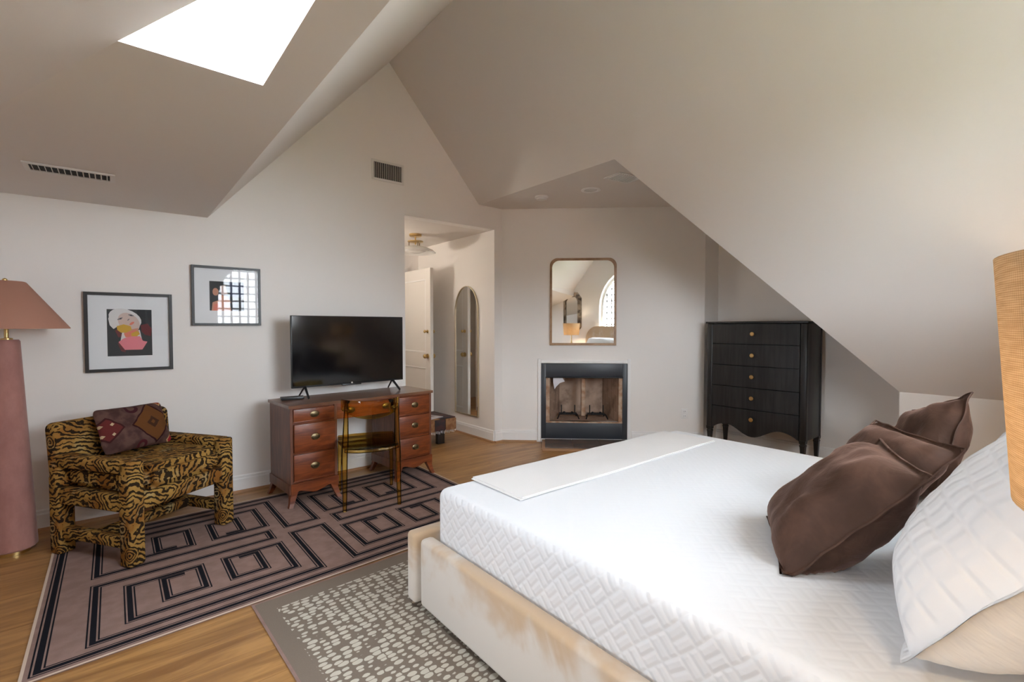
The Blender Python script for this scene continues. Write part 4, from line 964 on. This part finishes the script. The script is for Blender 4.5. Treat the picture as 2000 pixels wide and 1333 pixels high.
# ------------------------------------------------------------------ kneehole desk
DR = R(4.5)
t = thing('kneehole_desk', 'old reddish mahogany kneehole desk with brass oval pulls', 'desk', (0.945, 3.635, 0.0), DR)   # local: x along the front, y back, origin at front-left foot
DLn, DD_, DH, PWd = 1.205, 0.43, 0.745, 0.345
bm = bmesh.new(); pts = []
for i in range(25):
    u = i / 24; x = -0.012 + u * (DLn + 0.024); bow = 0.0
    if 0.29 < u < 0.71: bow = 0.028 * (0.5 - 0.5 * math.cos((u - 0.29) / 0.42 * 2 * math.pi))
    pts.append((x, -0.012 - bow))
pts += [(DLn + 0.012, DD_ + 0.005), (-0.012, DD_ + 0.005)]
prism(bm, pts, 0.022, 'Z', base=DH - 0.022); obj('top', bm, 'mahogany_top', t)
def pull(parent, c):
    h = bpy.data.objects.new('pull', None)
    bm = bmesh.new(); lathe(bm, [(0.0, 0.0), (0.030, 0.0), (0.030, 0.003), (0.024, 0.006), (0.0, 0.007)], 24)
    for v_ in bm.verts: v_.co = Vector((v_.co.x * 1.12, -v_.co.z, v_.co.y * 0.80))
    tube(bm, [(-0.024, -0.006, 0.002), (-0.022, -0.016, -0.008), (-0.010, -0.019, -0.017), (0.010, -0.019, -0.017), (0.022, -0.016, -0.008), (0.024, -0.006, 0.002)], 0.0028, 6)
    bpy.data.objects.remove(h)
    return obj('pull', bm, 'old_brass', parent, True, loc=c)
legz = 0.165
def pedestal(x0, drawers):
    bm = bmesh.new()
    bx(bm, (x0 + 0.010, DD_ / 2, (legz + DH - 0.022) / 2), (0.02, DD_, DH - 0.022 - legz), 0.001); obj('side_panel', bm, 'mahogany_side', t)
    bm = bmesh.new(); bx(bm, (x0 + PWd - 0.010, DD_ / 2, (legz + DH - 0.022) / 2), (0.02, DD_, DH - 0.022 - legz), 0.001); obj('side_panel', bm, 'mahogany_side', t)
    bm = bmesh.new(); bx(bm, (x0 + PWd / 2, DD_ - 0.008, (legz + DH - 0.022) / 2), (PWd - 0.04, 0.012, DH - 0.022 - legz)); obj('back_panel', bm, 'mahogany_side', t)
    bm = bmesh.new(); bx(bm, (x0 + PWd / 2, 0.012 + 0.006, (legz + DH - 0.022) / 2), (PWd - 0.04, 0.012, DH - 0.022 - legz)); obj('front_frame', bm, 'mahogany', t)
    for z0, z1, pr in drawers:
        d = box('drawer', (x0 + PWd / 2, 0.004 - pr, (z0 + z1) / 2), (PWd - 0.046, 0.022, z1 - z0 - 0.006), 'mahogany', t, 0.003)
        pull(d, (0, -0.0115, 0.0))
    for zz in sorted({d[0] for d in drawers}): box('drawer_rail', (x0 + PWd / 2, 0.004, zz - 0.001), (PWd - 0.04, 0.016, 0.008), 'mahogany', t, 0.001)
    # apron and splayed feet
    bm = bmesh.new(); n = 24; lo = []
    for i in range(n + 1):
        u = i / n; e = min(u, 1 - u); zz = 0.085 + 0.035 * min(1, e / 0.16) ** 0.6 if e < 0.16 else 0.12 - 0.028 * (0.5 - 0.5 * math.cos((u - 0.16) / 0.68 * 2 * math.pi)); lo.append((x0 + u * PWd, zz))
    prism(bm, lo + [(x0 + PWd, legz + 0.012), (x0, legz + 0.012)], 0.018, 'Y', base=-0.010); obj('apron', bm, 'mahogany', t)
    for sx, xx in ((-1, x0), (1, x0 + PWd)):
        bm = bmesh.new(); prism(bm, [(0.0, 0.10), (DD_, 0.10), (DD_, legz + 0.004), (0.0, legz + 0.004)], 0.018, 'X', base=xx - 0.009 if sx > 0 else xx - 0.009); obj('side_apron', bm, 'mahogany_side', t)
        for sy, yy in ((-1, 0.0), (1, DD_)):
            bm = bmesh.new(); w = 0.046; rings = []
            for z_, off, ww in ((0.0, 0.022, 0.030), (0.03, 0.012, 0.033), (0.08, 0.003, 0.044), (0.125, 0.0, 0.060), (legz, 0.0, 0.066)):
                ox = xx + sx * off; oy = yy + sy * off
                xa, xb = sorted((ox, ox - sx * ww)); ya, yb = sorted((oy, oy - sy * ww))
                rings.append([bm.verts.new(p) for p in ((xa, ya, z_ + 0.0085), (xb, ya, z_ + 0.0085), (xb, yb, z_ + 0.0085), (xa, yb, z_ + 0.0085))])
            for a, b in zip(rings, rings[1:]):
                for k in range(4): bm.faces.new((a[k], a[(k + 1) % 4], b[(k + 1) % 4], b[k]))
            bm.faces.new(list(reversed(rings[0]))); bm.faces.new(rings[-1]); obj('foot', bm, 'mahogany', t)
pedestal(0.0, [(0.620, 0.715, 0.0), (0.398, 0.606, 0.012), (0.190, 0.384, 0.0)])
pedestal(DLn - PWd, [(0.560, 0.712, 0.0), (0.372, 0.548, 0.0), (0.186, 0.358, 0.006)])
bm = bmesh.new(); pts = []
for i in range(17): u = i / 16; pts.append((PWd + u * (DLn - 2 * PWd), 0.012 - 0.026 * math.sin(math.pi * u)))
pts += [(DLn - PWd, 0.06), (PWd, 0.06)]
prism(bm, pts, 0.118, 'Z', base=0.602); d = obj('centre_drawer', bm, 'mahogany', t)
for xx in (0.105, 0.41): pull(d, (PWd + xx, -0.014, 0.662))
box('back_panel', (DLn / 2, DD_ - 0.02, 0.66), (DLn - 2 * PWd, 0.016, 0.12), 'mahogany_side', t, 0.0)

# ------------------------------------------------------------------ television and media box
t = thing('television', 'flat black television on two splayed feet on the desk', 'television', (1.538, 4.015, DH), R(3.2))
box('bezel', (0, 0, 0.366), (0.980, 0.022, 0.574), 'black_plastic', t, 0.004)
box('screen', (0, -0.0115, 0.371), (0.964, 0.002, 0.554), 'tv_screen', t, 0.0, smooth=False)
box('rear_housing', (0, 0.03, 0.30), (0.66, 0.05, 0.32), 'black_plastic', t, 0.015)
box('chin', (0, -0.004, 0.077), (0.17, 0.018, 0.014), 'black_plastic', t, 0.003)
bm = bmesh.new(); cyl(bm, (0, -0.0135, 0.0905), 0.0075, 0.001, 16, 'Y'); obj('badge', bm, 'vent_grey', t)
for sx in (-1, 1):
    for yy, xx in ((-0.115, 0.0), (0.095, 0.0)):
        bm = bmesh.new(); tube(bm, [(sx * 0.385, 0.0, 0.088), (sx * 0.385 + 0.012 * sx, yy, 0.006)], [0.011, 0.009], 8, flat=0.7); obj('foot', bm, 'black_plastic', t, True)
t = thing('media_box', 'slim black media box on the left end of the desk', 'box', (1.045, 3.945, DH), R(-8))
box('case', (0, 0, 0.013), (0.165, 0.075, 0.020), 'black_plastic', t, 0.004); box('rubber_base', (0, 0, 0.0016), (0.15, 0.06, 0.003), 'dark_void', t, 0.0)

# ------------------------------------------------------------------ amber chair
t = thing('amber_chair', 'transparent amber acrylic chair with a curved back rail at the desk', 'chair', (1.465, 3.485, 0.0075), R(-17))   # local +y faces the desk
hw = 0.19
for sx in (-1, 1):
    bm = bmesh.new(); tube(bm, [(sx * 0.190, -0.225, 0.0), (sx * 0.188, -0.222, 0.10), (sx * 0.186, -0.205, 0.40), (sx * 0.180, -0.205, 0.48), (sx * 0.176, -0.218, 0.62), (sx * 0.174, -0.235, 0.745)], [0.014, 0.016, 0.021, 0.022, 0.018, 0.013], 12); obj('back_leg', bm, 'amber', t, True)
    bm = bmesh.new(); tube(bm, [(sx * 0.20, 0.235, 0.0), (sx * 0.20, 0.225, 0.20), (sx * 0.195, 0.215, 0.43)], [0.012, 0.015, 0.020], 12); obj('front_leg', bm, 'amber', t, True)
bm = bmesh.new()
outl = [(-0.19, -0.21), (-0.10, -0.235), (0.10, -0.235), (0.19, -0.21), (0.215, 0.0), (0.215, 0.22), (0.10, 0.245), (-0.10, 0.245), (-0.215, 0.22), (-0.215, 0.0)]
prism(bm, outl, 0.018, 'Z', base=0.43); bmesh.ops.bevel(bm, geom=[e for e in bm.edges], offset=0.006, segments=2, affect='EDGES'); obj('seat', bm, 'amber', t, True)
bm = bmesh.new(); tube(bm, [(-0.185, -0.212, 0.425), (-0.10, -0.238, 0.42), (0.0, -0.243, 0.418), (0.10, -0.238, 0.42), (0.185, -0.212, 0.425)], 0.013, 10); obj('seat_rail', bm, 'amber', t, True)
bm = bmesh.new(); n = 32; rows_ = []
for j, (dz, dr) in enumerate(((0.0, 0.0), (0.03, 0.006), (0.07, 0.012), (0.10, 0.014))):
    r_ = []
    for i in range(n + 1):
        a = R(200) + R(140) * i / n; u = (i / n - 0.5) * 2
        droop = 0.055 * (1 - u * u)
        r_.append((0.215 * math.cos(a) * 1.0, -0.085 + 0.19 * math.sin(a) - dr, 0.705 + dz * 1.3 * (1 - 0.45 * u * u) - droop + 0.01 * abs(u)))
    rows_.append(r_)
vv = [[bm.verts.new(p) for p in r] for r in rows_]
for a, b in zip(vv, vv[1:]):
    for i in range(n): bm.faces.new((a[i], a[i + 1], b[i + 1], b[i]))
o = obj('back_rail', bm, 'amber', t, True); md = o.modifiers.new('thick', 'SOLIDIFY'); md.thickness = 0.010; md.offset = 0
md = o.modifiers.new('round', 'BEVEL'); md.width = 0.003; md.segments = 2

# ------------------------------------------------------------------ black chest of drawers
t = thing('chest_of_drawers', 'tall black wood chest with five drawers and gold knobs in the alcove', 'dresser', (4.82, 2.121, 0.0), R(90))  # local: +x world +y, local -y world +x ; front at y=0 looking +y(local)->-x
CW, CD, CHt = 0.955, 0.39, 1.362
# local frame after 90 deg: local x -> world y, local y -> world -x ; front is local +y
box('top', (0, -CD / 2 + 0.004, CHt - 0.010), (CW + 0.02, CD + 0.02, 0.02), 'black_oak', t, 0.004)
for sx in (-1, 1):
    box('side_panel', (sx * (CW / 2 - 0.014), -CD / 2, 0.80), (0.02, CD - 0.06, 1.08), 'black_oak', t, 0.002)
    for yy in (-0.025, -CD + 0.025): 
        bm = bmesh.new(); bx(bm, (sx * (CW / 2 - 0.030), yy, 0.80), (0.060, 0.050, 1.09), 0.012, 3)
        obj('corner_post', bm, 'black_oak', t, True)
        bm = bmesh.new(); rings = []
        for z_, ww in ((0.0, 0.024), (0.20, 0.042), (0.215, 0.050), (0.225, 0.040), (0.235, 0.052), (0.262, 0.056)):
            rings.append([bm.verts.new((sx * (CW / 2 - 0.030) + a * ww / 2, yy + b * ww / 2, z_)) for a, b in ((-1, -1), (1, -1), (1, 1), (-1, 1))])
        for a, b in zip(rings, rings[1:]):
            for k in range(4): bm.faces.new((a[k], a[(k + 1) % 4], b[(k + 1) % 4], b[k]))
        bm.faces.new(list(reversed(rings[0]))); bm.faces.new(rings[-1]); obj('leg', bm, 'black_oak', t)
box('back_panel', (0, -CD + 0.008, 0.80), (CW - 0.06, 0.014, 1.08), 'black_oak', t, 0.0)
def bowx(u): return 0.014 * (1 - u * u)
zs = [1.338, 1.135, 0.92, 0.705, 0.49]
iw = CW / 2 - 0.062
def front_slab(name, z0f, z1, parent):
    bm = bmesh.new(); n = 28; cols = []
    for i in range(n + 1):
        u = -1 + 2 * i / n; x = u * iw; yf = bowx(u) - 0.002; z0 = z0f(u)
        cols.append([bm.verts.new(p) for p in ((x, yf, z0), (x, yf, z1), (x, yf - 0.02, z1), (x, yf - 0.02, z0))])
    for a, b in zip(cols, cols[1:]):
        for k in range(4): bm.faces.new((a[k], a[(k + 1) % 4], b[(k + 1) % 4], b[k]))
    bm.faces.new(cols[0]); bm.faces.new(list(reversed(cols[-1])))
    return obj(name, bm, 'black_oak', parent, True)
def apron_z(u):
    return 0.315 - 0.095 * (0.5 + 0.5 * math.cos(math.pi * min(1, abs(u) / 0.62))) if abs(u) < 0.62 else 0.315 - 0.06 * ((abs(u) - 0.62) / 0.38) ** 2
for i in range(5):
    z1 = zs[i] - 0.003; lo_ = (lambda u, zz=(zs[i + 1] + 0.003 if i < 4 else 0): zz) if i < 4 else apron_z
    d = front_slab('drawer', lo_, z1, t)
    bm = bmesh.new(); zc = (1.237, 1.026, 0.815, 0.604, 0.393)[i]
    lathe(bm, [(0.0, 0.0), (0.009, 0.0), (0.008, 0.012), (0.019, 0.016), (0.021, 0.022), (0.017, 0.027), (0.0, 0.028)], 24)
    for v_ in bm.verts: v_.co = Vector((v_.co.x, v_.co.z, v_.co.y))
    obj('knob', bm, 'gold_knob', d, True, loc=(0, 0.0125, zc))
box('carcass', (0, -CD / 2 - 0.01, 0.83), (CW - 0.07, CD - 0.07, 1.02), 'dark_void', t, 0.0, smooth=False)

# ------------------------------------------------------------------ kilim ottoman and magazine in the hall
t = thing('kilim_ottoman', 'low patchwork kilim ottoman with fringe and dark legs in the hall entrance', 'ottoman', (2.53, 4.80, 0.0), R(2))
ow_, od_, oz0, oz1 = 0.84, 0.46, 0.155, 0.285
bm = bmesh.new(); bx(bm, (0, 0, (oz0 + oz1) / 2), (ow_ - 0.012, od_ - 0.012, oz1 - oz0 - 0.008), 0.02, 3); obj('body', bm, 'patch_olive', t, True)
mats = ('patch_tan', 'patch_dark', 'patch_olive', 'patch_dark', 'patch_tan', 'patch_dark'); n = 6
for k in range(n):
    x = -ow_ / 2 + (k + 0.5) * ow_ / n; box('patch', (x, -od_ / 2, (oz0 + oz1) / 2 - 0.005), (ow_ / n - 0.004, 0.012, oz1 - oz0 - 0.01 + 0.01 * (k % 2)), mats[(k + 1) % 6], t, 0.004)
for k in range(3): box('patch', (ow_ / 2, -od_ / 2 + (k + 0.5) * od_ / 3, (oz0 + oz1) / 2 - 0.005), (0.012, od_ / 3 - 0.004, oz1 - oz0 - 0.01), mats[k], t, 0.004)
for k in range(4): box('patch', (-ow_ / 2 + (k + 0.5) * ow_ / 4, 0, oz1), (ow_ / 4 - 0.004, od_ - 0.01, 0.012), mats[(k + 2) % 6], t, 0.004)
bm = bmesh.new()
for k in range(40): x = -ow_ / 2 + (k + 0.5) * ow_ / 40; bx(bm, (x, -od_ / 2 - 0.002, oz0 - 0.010 - 0.006 * (k % 3)), (0.006, 0.004, 0.03))
o = obj('fringe', bm, 'mat_board', t); o['kind'] = 'stuff'
for sx in (-1, 1):
    for sy in (-1, 1): box('leg', (sx * (ow_ / 2 - 0.18), sy * (od_ / 2 - 0.05), 0.08), (0.09, 0.05, 0.158), 'dark_leg', t, 0.004)
t = thing('magazine', 'open magazine lying on the kilim ottoman', 'magazine', (2.68, 4.74, oz1 + 0.0065), R(18))
box('cover', (0, 0, 0.004), (0.21, 0.28, 0.006), 'magazine', t, 0.001); box('photo_page', (0.02, 0.03, 0.0075), (0.12, 0.16, 0.001), 'print_grey', t, 0.0)
